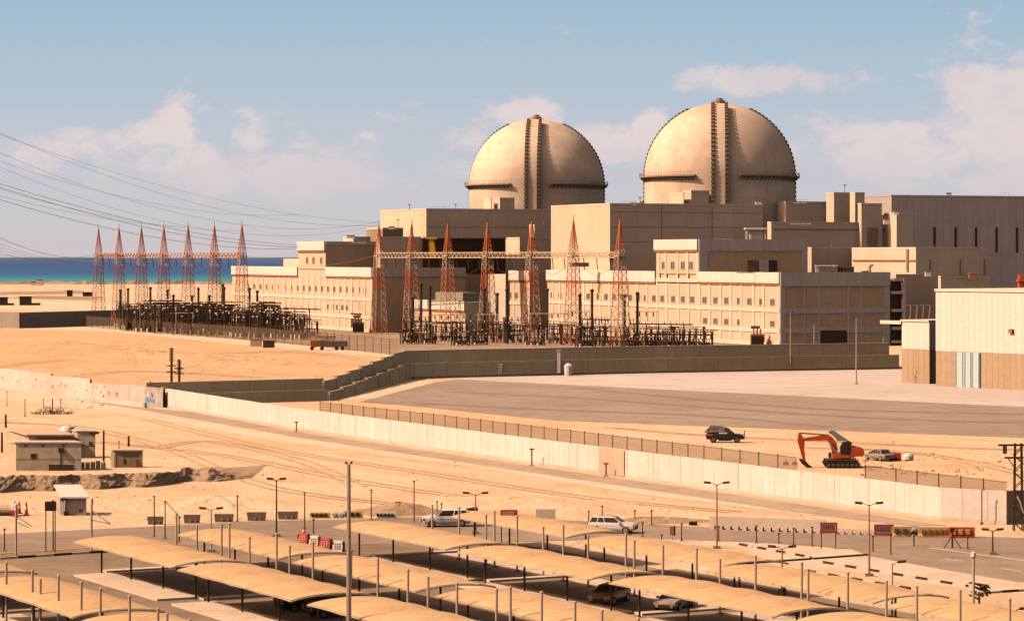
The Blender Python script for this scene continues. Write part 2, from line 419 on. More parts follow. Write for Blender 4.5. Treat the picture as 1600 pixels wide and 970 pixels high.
# painted kerbs
def dashed_kerb(a, b, seg, m1, m2, name='painted_kerb'):
    a = G(*a); b = G(*b); d = (b-a); L = d.length; d.normalize(); nrm = Vector((-d.y, d.x, 0))
    k1 = MB(); k2 = MB(); x = 0; k = 0
    while x < L:
        e = min(seg, L-x); (k1 if k % 2 else k2).obox(a+d*x, d, e, nrm, .22, 0, .2); x += seg; k += 1
    t = thing(name, 'x', 'kerb', a); t['label'] = ''
    return t, k1, k2
def kerb_line(a, b, label, seg=1.6, m1=black, m2=pave):
    t, k1, k2 = dashed_kerb(a, b, seg, m1, m2)
    t['label'] = label
    if k1.v: k1.build('dark_blocks', m1, t)
    k2.build('pale_blocks', m2, t)
kerb_line((1140, 849), (1265, 872), 'black and white kerb beside the pale paving nearest the road')
kerb_line((1268, 877), (1510, 917), 'long black and white kerb beside the grey branch road')
kerb_line((1240, 890), (1420, 921), 'dashed kerb across the dusty patch behind the canopies')
kerb_line((0, 874), (178, 862), 'black and white kerb along the road at the left edge', 1.7)
kerb_line((1540, 928), (1640, 921), 'dark dashed kerb at the far lower right corner', 1.6)
t = thing('kerb', 'straight dark kerb dividing the two pale paved areas', 'kerb', G(1200, 880))
MB().obox(G(1150, 883), (G(1356, 868)-G(1150, 883)).normalized(), (G(1356, 868)-G(1150, 883)).length, Vector((.2, 1, 0)).normalized(), .45, 0, .16).build('kerb_face', black, t)
def line(a, b, w, z, m, name):
    a = G(*a); b = G(*b); d = (b-a); L = d.length; d.normalize(); n = Vector((-d.y, d.x, 0))*w/2
    mb = MB(); mb.poly([a-n+Vector((0, 0, z)), b-n+Vector((0, 0, z)), b+n+Vector((0, 0, z)), a+n+Vector((0, 0, z))])
    tag(mb.build(name, m), kind='structure')
line((1476, 873), (1504, 877), .3, .04, white, 'lane_marking'); line((1565, 888), (1596, 893), .3, .04, white, 'lane_marking')
line((1452, 856), (1620, 879), .45, .05, pave, 'road_edge_line'); line((1300, 857), (1420, 856), .35, .05, yellow, 'yellow_edge_line')
line((-20, 866), (155, 855), .4, .05, yellow, 'yellow_edge_line'); line((1200, 842), (1700, 862), .12, .04, pave, 'worn_lane_line')

def track(pix, w, m, name='tyre_track', z=.045, gauge=1.7):
    P = [G(*p) for p in pix]; Q = []
    for i in range(len(P)-1):
        p0, p1, p2, p3 = P[max(i-1, 0)], P[i], P[i+1], P[min(i+2, len(P)-1)]
        for k in range(10):
            f = k/10; Q.append(.5*((2*p1)+(p2-p0)*f+(2*p0-5*p1+4*p2-p3)*f*f+(3*p1-3*p2+p3-p0)*f**3))
    Q.append(P[-1])
    for sg in (-gauge/2, gauge/2):
        mb = MB(); pr = None
        for i, q in enumerate(Q):
            d = (Q[min(i+1, len(Q)-1)]-Q[max(i-1, 0)]).normalized(); n = Vector((-d.y, d.x, 0)); ww = w*random.uniform(.6, 1.2)
            cur = (q+n*(sg-ww/2)+Vector((0, 0, z)), q+n*(sg+ww/2)+Vector((0, 0, z)))
            if pr: mb.quad(pr[0], cur[0], cur[1], pr[1])
            pr = cur
        tag(mb.build(name, m), kind='structure')
random.seed(8)
track_m = ground('rutted_sand', (.68, .50, .32), (.76, .58, .39), (.60, .43, .26), 6, .3, .5)
for k, tr in enumerate((((230, 655), (420, 700), (640, 735), (900, 775), (1150, 800)), ((150, 690), (350, 712), (560, 752), (820, 790)), ((0, 660), (130, 668), (260, 700), (420, 760), (640, 790)), ((240, 700), (330, 690), (470, 720), (560, 760)),
                         ((1700, 705), (1500, 700), (1300, 690), (1100, 680), (950, 668)), ((1620, 745), (1480, 715), (1350, 702), (1180, 699)), ((-20, 575), (140, 560), (320, 562), (520, 572)), ((-20, 545), (120, 540), (300, 552), (460, 550), (600, 568)), ((60, 600), (200, 580), (400, 590)))):
    track(tr, .55 if k < 6 else .9, track_m, z=.046+.002*k, gauge=1.7 if k < 6 else 3.2)
stain_m = ground('tyre_stained_gravel', (.30, .25, .20), (.35, .29, .235), (.25, .20, .16), 4, .3, .3)
for k, tr in enumerate((((700, 612), (900, 622), (1150, 640), (1400, 655), (1650, 662)), ((650, 630), (850, 640), (1100, 650), (1300, 668)), ((900, 606), (1100, 625), (1300, 640), (1640, 648)))):
    track(tr, .5, stain_m, z=.048+.002*k, gauge=2.0)
# ------------------------------------------------------------------ buildings on the plant grid
def solveL(P, px):
    k = (px-800)/F; return (P.x-k*P.y)/(V.x-k*V.y)       # distance back along -V
def solveR(P, px):
    k = (px-800)/F; return (k*P.y-P.x)/(U.x-k*U.y)
def block(mb, xc, Y, xl, xr, ytop, zb=0.0):
    P = PY(xc, Y); tl = solveL(P, xl); tr = solveR(P, xr); zt = zat(ytop, Y)
    mb.obox(P, -V, tl, U, tr, zb, zt)
    return P, tl, tr, zt
Ln = -U                                               # outward normal of the lit faces
def lit_strip(mb, P, t0, t1, z0, z1, d=.15):          # strip lying on the lit face, t measured back from corner
    mb.obox(P-V*t0, -V, t1-t0, Ln, d, z0, z1)
def shade_strip(mb, P, t0, t1, z0, z1, d=.15):        # strip on the camera-facing shadow face
    mb.obox(P+U*t0, U, t1-t0, V, d, z0, z1)
def tpx(P, px): return solveL(P, px)
def window(P, px, z, w, h, root, shade=False):
    if shade: t0 = solveR(P, px)-w/2; fn = shade_strip
    else: t0 = solveL(P, px)-w/2; fn = lit_strip
    fr = MB(); fn(fr, P, t0-.2, t0, z-h/2-.2, z+h/2+.2, .12); fn(fr, P, t0+w, t0+w+.2, z-h/2-.2, z+h/2+.2, .12)
    fn(fr, P, t0, t0+w, z+h/2, z+h/2+.2, .12); fn(fr, P, t0, t0+w, z-h/2-.2, z-h/2, .12); fn(fr, P, t0+w/2-.08, t0+w/2+.08, z-h/2, z+h/2, .11)
    f = fr.build('window', win_fr, root)
    pn = MB(); fn(pn, P, t0, t0+w, z-h/2, z+h/2, .05); pn.build('pane', glass, f)

def fascia(root, P, t0, t1, ztop, h, d=.5):
    mb = MB(); lit_strip(mb, P, t0-d*0, t1, ztop-h, ztop+.25, d); mb.build('fascia', fascia_m, root)
    mb = MB(); lit_strip(mb, P, t0, t1, ztop-h-.7, ztop-h-.003, .3); mb.build('fascia_shadow_strip', rust, root)  # shadow line under the fascia, put in as a rust-coloured strip

# --- long annex of the nearer unit
def annex_near():
    P = PY(1219, 799); zt = zat(427, 799)
    tl = solveL(P, 855); tr = solveR(P, 1390)
    r = thing('annex_building', 'long annex with rows of small windows and a shaded brown end wall, right of centre', 'building', P)
    mb = MB(); mb.obox(P, -V, tl, U, tr, 0, zt-.02); mb.build('wall', panel, r)
    # facade grid
    g = MB()
    cols = [1219, 1193, 1177, 1158, 1142, 1126, 1109, 1093, 1076, 1060, 1042, 1027, 1011, 996, 981, 966, 952, 938, 925, 912, 899, 887, 875, 864]
    for c in cols:
        t0 = max(solveL(P, c)-.7, 0); lit_strip(g, P, t0, t0+1.2, 0, zt-3, .16)
    for z in (10.6, 4.6, .7):
        lit_strip(g, P, 0, tl, z-.6, z+.6, .22)
    g.build('facade_grid', grid_m, r)
    # shaded side
    s = MB()
    for a, b in ((1219, 1226), (1255, 1258), (1277, 1281), (1323, 1327), (1344, 1347), (1380, 1390)):
        shade_strip(s, P, solveR(P, a), solveR(P, b), 0, zt-3.6, .3)
    for z in (10.4, 4.7): shade_strip(s, P, 0, tr, z-.75, z+.75, .36)
    shade_strip(s, P, -.1, tr, zt-3.8, zt+.3, .5)
    s.build('pier_grid', hall_m, r)
    s = MB(); shade_strip(s, P, solveR(P, 1226), solveR(P, 1380), 0, zt-3.8, .1); s.build('infill_panel', panel_b, r)
    s = MB(); shade_strip(s, P, solveR(P, 1281), solveR(P, 1322), 0, 4.7, .42); s.build('loading_door', black, r)
    s = MB(); shade_strip(s, P, solveR(P, 1284), solveR(P, 1320), 0, 2.2, .46); s.build('door_shutter', darkm, r)
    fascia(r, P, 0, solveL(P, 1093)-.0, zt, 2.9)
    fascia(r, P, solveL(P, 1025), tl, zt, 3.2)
    for px in (1009, 1022, 1035, 1052, 1067, 1082, 1101, 1118, 1135, 1155, 1171, 1190, 1207): window(P, px, 12.9, 2.4, 1.8, r)
    for px in (863, 875, 919, 935, 947, 960, 972, 985, 997): window(P, px, 12.9, 2.4, 1.8, r)
    for px in (1102, 1118, 1135, 1155, 1207): window(P, px, 6.6, 2.4, 1.6, r)
    # tower
    PT = P-V*solveL(P, 1093); zt2 = zat(375, PT.y); tl2 = solveL(PT, 1027); tr2 = tr
    mb = MB(); mb.obox(PT+Ln*.35, -V, tl2, U, solveR(PT, 1261), zt-.5, zt2); w2 = mb.build('stair_tower', panel, r)
    g = MB()
    for c in (1093, 1076, 1060, 1042, 1031):
        t0 = max(solveL(PT, c)-.7, 0); g.obox(PT+Ln*.35-V*t0, -V, 1.2, Ln, .16, zt-3, zt2-3)
    lz = zt-2.5; g.obox(PT+Ln*.35, -V, tl2, Ln, .22, lz-.6, lz+.6)
    g.build('tower_grid', grid_m, r)
    mb = MB(); mb.obox(PT+Ln*.35, -V, tl2+.8, Ln, .6, zt2-3, zt2+.25); mb.build('fascia', fascia_m, r)
    mb = MB(); mb.obox(PT+Ln*.35, -V, tl2+.5, Ln, .4, zt2-3.7, zt2-3.003); mb.build('fascia_shadow_strip', rust, r)  # painted shadow line below the tower fascia
    PW = PT+Ln*.35
    for px in (1037, 1051, 1067, 1080): window(PW, px, zat(415, PT.y), 2.4, 2.2, r)
    s = MB(); L = solveR(PW, 1261)
    s.obox(PW, U, L, V, .45, zt2-3.4, zt2+.25); s.obox(PW, U, 3, V, .4, zt-.4, zt2-3.4); s.obox(PW+U*(L-2), U, 2, V, .4, zt-.4, zt2-3.4)
    s.build('parapet', hall_m, r)
    s = MB(); s.obox(PW+U*3, U, L-5, V, .12, zt-.4, zt2-3.4); s.build('infill_panel', panel_b, r)
    for a, b, m in ((1168, 1184, dkgrey), (1185, 1200, hall_m), (1201, 1213, darkm)):
        s = MB(); t0 = solveR(PW, a); s.obox(PW+U*t0, U, solveR(PW, b)-t0, V, .5, zt-.2, zt+3.8); s.build('roof_door', m, r)
    return P, tl, tr, zt
PN, tlN, trN, ztN = annex_near()

def annex_far():
    P = PY(582, 947); zt = zat(419, 947)
    tl = solveL(P, 363); tr = solveR(P, 727)
    r = thing('annex_building', 'long pale annex with small windows at the left, partly behind the red lattice towers', 'building', P)
    mb = MB(); mb.obox(P, -V, tl, U, tr, 0, zt-.02); mb.build('wall', panel, r)
    g = MB(); x = 582
    n = 24
    for k in range(n):
        t0 = k*tl/n; lit_strip(g, P, t0, t0+1.2, 0, zt-3, .16)
    for z in (11.5, 5.2, .7): lit_strip(g, P, 0, tl, z-.6, z+.6, .22)
    g.build('facade_grid', grid_m, r)
    s = MB(); shade_strip(s, P, 0, tr, zt-3, zt+.2, .4); s.build('parapet', hall_m, r)
    s = MB(); shade_strip(s, P, 0.5, tr, 0, zt-3, .1); s.build('infill_panel', panel_b, r)
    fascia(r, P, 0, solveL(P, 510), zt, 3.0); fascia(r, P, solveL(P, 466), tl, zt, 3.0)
    px = 388
    while px < 580:
        window(P, px, 14.6, 2.2, 1.7, r); px += 9.6
    for px in (512, 520, 527, 535, 542): window(P, px, 8.2, 2.2, 1.6, r)
    s = MB(); lit_strip(s, P, solveL(P, 565), solveL(P, 549), 0, 6.5, .2); s.build('gate_door', darkm, r)
    PT = P-V*solveL(P, 510)+Ln*.35; zt2 = zat(378, PT.y); tl2 = solveL(PT, 467)
    mb = MB(); mb.obox(PT, -V, tl2, U, solveR(PT, 592), zt-.5, zt2); mb.build('stair_tower', panel, r)
    L = solveR(PT, 592)
    s = MB(); s.obox(PT, U, L, V, .12, zt-.4, zt2-.4); s.build('infill_panel', panel_b, r)
    s = MB(); s.obox(PT, U, L, V, .3, zt2-1.2, zt2+.2); s.build('parapet', hall_m, r)
    mb = MB(); mb.obox(PT, -V, tl2+.8, Ln, .6, zt2-3, zt2+.25); mb.build('fascia', fascia_m, r)
    mb = MB(); mb.obox(PT, -V, tl2+.5, Ln, .4, zt2-3.7, zt2-3.003); mb.build('fascia_shadow_strip', rust, r)  # rust-coloured strip stands for the shadow below this fascia
    for px in (480, 490, 502): window(PT, px, zat(407, PT.y), 2.2, 2.2, r)
    mb = MB(); Q = P-V*solveL(P, 466)+U*1.0; mb.obox(Q, -V, solveL(Q, 443), U, 12, zt-.3, zt+3.2); mb.build('roof_block', grid_m, r)
annex_far()

def annex_mid():
    P = PY(828, 983); zt = zat(424, 983)
    tl = solveL(P, 724); tr = solveR(P, 853)
    r = thing('annex_building', 'pale annex block between the two long annexes, behind the switchyard', 'building', P)
    mb = MB(); mb.obox(P, -V, tl, U, tr, 0, zt-.02); mb.build('wall', panel, r)
    g = MB()
    for k in range(9): lit_strip(g, P, k*tl/9, k*tl/9+1.2, 0, zt-3, .16)
    for z in (9.5, 4): lit_strip(g, P, 0, tl, z-.6, z+.6, .22)
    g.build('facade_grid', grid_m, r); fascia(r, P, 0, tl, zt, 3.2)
    for px in (731, 742, 786, 797, 807): window(P, px, 12.2, 2.2, 1.8, r)
    P = PY(727, 905); zt = zat(472, 905)
    r = thing('annex_building', 'low white annex with a plain white parapet beside the red lattice towers', 'building', P)
    mb = MB(); mb.obox(P, -V, solveL(P, 613), U, 9, 0, zt-.02); mb.build('wall', panel, r)
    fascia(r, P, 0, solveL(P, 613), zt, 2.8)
    mb = MB(); Q = P+U*1.5-V*6; mb.obox(Q, -V, 26, U, 6, zt-.2, zt+3.0); mb.build('roof_block', green, r)
annex_mid()

# --- concrete blocks behind
def cblock(name, label, cat, xc, Y, xl, xr, ytop, mat=conc, zb=0.0, parapet=True):
    P = PY(xc, Y); r = thing(name, label, cat, (P.x, P.y, zb))
    mb = MB(); P, tl, tr, zt = block(mb, xc, Y, xl, xr, ytop, zb); mb.build('wall', mat, r)
    if parapet:
        m = MB(); d = .35
        m.obox(P-U*.1-V*0+V*.1, -V, tl, U, d, zt, zt+.55); m.obox(P+U*(.3)+V*.1, U, tr-.3, -V, d, zt, zt+.55); m.build('parapet', grid_m if mat is not hall_m else hall_m, r)
    return r, P, tl, tr, zt
rB, PB, tlB, trB, ztB = cblock('auxiliary_building', 'big square-cut concrete building with one bright side, in front of the right dome', 'building', 953, 915, 861, 1192, 320)
s = MB()
for z in (31, 36, 41): shade_strip(s, PB, .4, trB-.5, z, z+.18, .08)
for f in (.33, .66): shade_strip(s, PB, trB*f, trB*f+.25, 22, ztB-.3, .1)
s.build('wall_joint', conc_dark, rB)
rA, PA, tlA, trA, ztA = cblock('auxiliary_building', 'big concrete building in front of the left dome with shaded brown front', 'building', 666, 1010, 594, 875, 328)
s = MB()
for z in (32, 37): shade_strip(s, PA, .4, trA-.5, z, z+.18, .08)
s.build('wall_joint', conc_dark, rA)
# right complex
cblock('service_building', 'concrete block with bright left edge right of the right dome', 'building', 1227, 938, 1214, 1300, 317)
cblock('service_building', 'tall concrete shaft block, left one of the two beside the grey hall', 'building', 1303, 935, 1291, 1338, 303)
cblock('service_building', 'right one of the two tall concrete shaft blocks beside the grey hall', 'building', 1336, 928, 1328, 1351, 303)
cblock('service_building', 'shaded concrete block stepping down beside the tall shafts', 'building', 1346, 926, 1338, 1378, 320)
cblock('service_building', 'small top-right concrete block with bright ledge before the grey hall', 'building', 1401, 925, 1378, 1427, 335)
rS, PS, tlS, trS, ztS = cblock('service_building', 'wide low shaded concrete building below the stepped blocks', 'building', 1205, 915, 1199, 1427, 349)
s = MB(); shade_strip(s, PS, 1, trS-.5, ztS-2.2, ztS-1.8, .1); a = solveR(PS, 1350); shade_strip(s, PS, a, a+4, 28, 36, 2.2); s.build('wall_duct', conc_dark, rS)
s = MB(); shade_strip(s, PS, a-1.2, a-.2, 31, 35.5, 1.8); s.build('wall_cabinet', grid_m, rS)
rT, PT_, tlT, trT, ztT = cblock('turbine_hall', 'huge grey clad hall with dark vertical slots at the right edge', 'building', 1393, 960, 1338, 1720, 307, hall_m)
for px in (1460, 1493, 1525, 1557, 1589):
    s = MB(); t0 = solveR(PT_, px-1.7); shade_strip(s, PT_, t0, t0+.85, zat(396, 970), zat(355, 970), .2); s.build('slot_window', black, rT)
for px in (1479, 1492, 1528, 1546):
    s = MB(); t0 = solveR(PT_, px); shade_strip(s, PT_, t0, t0+.35, zat(347, 970), zat(341, 970), .2); s.build('wall_lamp', grid_m, rT)
rH, PH, *_ = cblock('hall_extension', 'lower grey extension at the foot of the huge grey hall', 'building', 1432, 905, 1425, 1720, 398, hall_m)
r2, P2, tl2, tr2, zt2 = cblock('pump_building', 'flat concrete building with bright side wall and dark pipe, right of the annex', 'building', 1431, 850, 1331, 1541, 389)
s = MB(); z = zat(407, 850); lit_strip(s, P2, .2, tl2-1, z-.2, z+.2, .35); s.build('wall_pipe', rust, r2)
s = MB(); t0 = solveL(P2, 1420); lit_strip(s, P2, t0, t0+1.2, zat(424, 850), zt2, .4); s.build('downpipe', conc_dark, r2)
s = MB()
for px in (1452, 1499, 1537): t0 = solveR(P2, px); shade_strip(s, P2, t0, t0+.4, zat(431, 850), zat(405, 850), .3)
shade_strip(s, P2, 0, tr2, zat(431.5, 850), zat(430, 850), .4); s.build('shade_pipe', conc_dark, r2)
cblock('pump_building', 'small concrete block with narrow bright edge right behind the annex tower', 'building', 1268, 885, 1257, 1336, 389)
cblock('pump_building', 'low brown concrete block behind the open stair frame and the warehouse', 'building', 1400, 835, 1392, 1475, 431)
cblock('pump_building', 'lowest brown block showing above the cream warehouse roof', 'building', 1470, 822, 1466, 1545, 434)
# open stair frame at the end of the annex
Pst = PN+U*(trN+.6)
r = thing('stair_frame', 'open concrete stair frame with dark bays at the end of the annex', 'stair tower', Pst)
L = solveR(Pst, 1411)
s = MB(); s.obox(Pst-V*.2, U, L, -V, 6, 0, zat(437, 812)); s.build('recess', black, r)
for y in (437, 457, 485, 513, 534): s = MB(); z = zat(y, 812); s.obox(Pst, U, L, V, 1.2, z-.4, z+.4); s.build('landing', grid_m, r)
s = MB(); s.obox(Pst+U*(L-.6), U, .7, V, 1.4, 0, zat(436, 812)); s.build('column', grid_m, r)
# roof kit on the near annex
for k, px in enumerate((1313, 1320, 1327, 1334, 1342)):
    p = PN+U*solveR(PN, px)-V*14
    r = thing('roof_vent', '%s pale ventilation hood from the left on the annex roof' % ORD[k], 'vent', (p.x, p.y, ztN), 'ventilation hoods on the annex roof')
    mb = MB(); mb.box(p.x-.45, p.x+.45, p.y-1, p.y+1, ztN-.05, ztN+2.0); mb.build('duct', polem, r)
    mb = MB(); mb.box(p.x-.6, p.x+.6, p.y-1.2, p.y+1.2, ztN+2.0, ztN+2.3); mb.build('hood', grid_m, r)
p = PN+U*solveR(PN, 1357)-V*14
r = thing('air_handling_unit', 'dark slatted cooling unit beside the roof hoods', 'cooling unit', (p.x, p.y, ztN))
mb = MB(); mb.box(p.x-2.6, p.x+2.6, p.y-1, p.y+1, ztN-.05, ztN+1.9); mb.build('casing', dkgrey, r)
mb = MB()
for i in range(5): mb.box(p.x-2.3+i*.95, p.x-1.6+i*.95, p.y-1.08, p.y-1.0, ztN+.3, ztN+1.6)
mb.build('louvre', black, r)
p = PN+U*solveR(PN, 1385)-V*10
r = thing('exhaust_pipe', 'pale bent exhaust pipe at the right end of the annex roof', 'pipe', (p.x, p.y, ztN))
MB().tube([(p.x, p.y, ztN-.05), (p.x, p.y, ztN+2.0), (p.x+1.0, p.y, ztN+2.6)], .5, 8).build('pipe', polem, r)
MB().bar((p.x-2.5, p.y, ztN+.5), (p.x+.5, p.y, ztN+.8), .45, 8).build('manifold', grid_m, r)
p = PY(1178, 905); z = ztB-15
r = thing('roof_frame', 'white boxy frame standing behind the annex tower', 'frame', (p.x, p.y, zat(374, 846)-1))
zf0, zf1 = zat(376, 905), zat(359, 905)
m = MB()
for dx in (-3, 3):
    for dy in (0, 4): m.bar((p.x+dx, p.y+dy-8, zf0), (p.x+dx, p.y+dy-8, zf1), .25)
m.build('post', grid_m, r); m = MB(); m.box(p.x-3.6, p.x+3.4, p.y-8.6, p.y-3.4, zf1, zf1+.6); m.build('roof_slab', fascia_m, r)
m = MB(); m.box(p.x-2, p.x+2.4, p.y-7.4, p.y-5, zf0, zf1-.3); m.build('cabinet', hall_m, r)
# left complex
rO = thing('steel_hall', 'open dark steel hall with a thin pale roof edge left of the middle', 'building', PY(657, 930))
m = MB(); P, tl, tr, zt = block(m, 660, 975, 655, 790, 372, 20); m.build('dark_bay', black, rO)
s = MB(); shade_strip(s, P, 0, tr, zt-.1, zt+.4, 1.0); s.build('roof_edge', grey, rO)
s = MB()
for k in range(5): t0 = 2+k*tr/5.2; shade_strip(s, P, t0, t0+.5, 20, zt-.2, .7)
s.build('column', darkm, rO)
r = thing('yellow_frame', 'bright yellow steel frame in the dark open hall', 'frame', PY(676, 955, 26))
m = MB(); m.prism([PY(672, 955, zat(402, 955)), PY(682, 955, zat(402, 955)), PY(681, 957, zat(402, 955)), PY(673, 957, zat(402, 955))],
                  [PY(670, 955, zat(371, 955)), PY(677, 955, zat(371, 955)), PY(677, 957, zat(371, 955)), PY(671, 957, zat(371, 955))]); m.build('main_leg', yellow, r)
m = MB(); m.bar(PY(664, 955, zat(372, 955)), PY(683, 955, zat(372, 955)), .45); m.build('crossbar', yellow, r)
cblock('service_building', 'plain concrete block left of the dark hall, behind the leftmost tall tower', 'building', 594, 985, 588, 658, 372, conc)
cblock('service_building', 'small concrete block with a bright face between the dark hall and the big lit block', 'building', 812, 1005, 780, 875, 373)
cblock('service_building', 'little rooftop block with bright face against the left auxiliary building', 'building', 835, 1012, 827, 872, 353)
cblock('service_building', 'low pale block behind the red towers left of the middle annex', 'building', 790, 1000, 760, 860, 400, grid_m)
cblock('service_building', 'dark low rooftop block at the left end of the left auxiliary building', 'building', 598, 1000, 573, 630, 358, conc_dark)
cblock('service_building', 'flat rooftop strip on the shoulder of the far annex', 'building', 552, 1010, 536, 590, 372, grid_m)

random.seed(31)
def roof_unit(px, Y, ytop, wpx, label, mt=None, kind=0):
    z0 = zat(ytop, Y)-.15; c = PY(px, Y, z0); w = wpx*Y/F/2; r = thing('rooftop_unit', label, 'rooftop unit', c); h = random.uniform(1.0, 1.9)
    if kind == 0:
        MB().box(c.x-w, c.x+w, c.y-.9, c.y+.9, z0, z0+h).build('casing', mt or grid_m, r); MB().box(c.x-w-.12, c.x+w+.12, c.y-1.0, c.y+1.0, z0+h, z0+h+.18).build('lid', conc_dark, r)
    elif kind == 1:
        MB().bar((c.x, c.y, z0), (c.x, c.y, z0+h*1.8), .12, 6).build('pipe', conc_dark, r); MB().box(c.x-.5, c.x+.5, c.y-.3, c.y+.3, z0+h*1.8, z0+h*1.8+.3).build('cowl', conc_dark, r)
    else:
        m = MB(); n = max(int(w*2/1.6), 2)
        for i in range(n+1): x = c.x-w+i*2*w/n; m.bar((x, c.y, z0), (x, c.y, z0+1.3), .05)
        m.bar((c.x-w, c.y, z0+1.3), (c.x+w, c.y, z0+1.3), .05); m.build('railing', conc_dark, r); m = MB(); m.box(c.x-w, c.x+w, c.y+.05, c.y+.15, z0, z0+.3); m.build('toe_board', grid_m, r)
for i, (px, Y, yt, w, mt, kd, lb) in enumerate(((1185, 905, 319, 10, None, 0, 'small casing at the right end of the big auxiliary roof'), (985, 918, 320, 20, None, 2, 'railing on the big auxiliary roof near its left corner'), (1000, 922, 320, 6, None, 1, 'pipe cowl on the big auxiliary roof'),
        (690, 1016, 328, 26, None, 2, 'railing on the left auxiliary roof'), (712, 1018, 328, 7, None, 1, 'pipe cowl on the left auxiliary roof'), (640, 1014, 328, 5, None, 1, 'pipe cowl above the bright end of the left auxiliary building'), (1250, 937, 317, 22, None, 2, 'railing on the block right of the right dome'),
        (1320, 932, 303, 5, None, 1, 'pipe cowl on the tall shaft block'), (1400, 921, 335, 8, white, 0, 'white casing on the stepped roof before the grey hall'), (1385, 918, 350, 9, None, 0, 'casing on the wide shaded building near the grey hall'), (1250, 912, 350, 34, None, 2, 'railing along the wide shaded building roof'),
        (1460, 862, 389, 16, None, 2, 'railing on the flat building right of the annex'), (1300, 892, 389, 7, None, 1, 'pipe cowl behind the annex tower'), (1450, 834, 431, 9, None, 0, 'casing on the low brown block behind the warehouse'), (1520, 822, 434, 12, rust, 0, 'rusty casing above the warehouse roof'),
        (560, 955, 379, 24, None, 2, 'railing on the shaded stair tower at the left'), (548, 1000, 372, 12, grid_m, 0, 'pale casing on the shoulder of the far annex'), (612, 990, 358, 9, None, 0, 'casing at the left end of the left auxiliary building'), (622, 985, 358, 5, None, 1, 'pipe cowl at the left end of the left auxiliary building'),
        (850, 1014, 353, 7, None, 1, 'pipe cowl on the little block beside the lit wall'), (1130, 870, 374, 30, None, 2, 'railing on the annex tower roof'), (1482, 985, 307, 8, None, 0, 'small casing on the huge grey hall roof'), (1570, 990, 307, 12, rust, 2, 'railing on the huge grey hall roof'), (960, 915, 402, 16, yellow, 0, 'low yellow casing on the annex roof'), (905, 915, 416, 30, dkgrey, 0, 'long dark duct on the annex parapet'), (1165, 812, 426, 26, None, 2, 'railing behind the white annex fascia'))):
    roof_unit(px, Y, yt, w, lb, mt, kd)
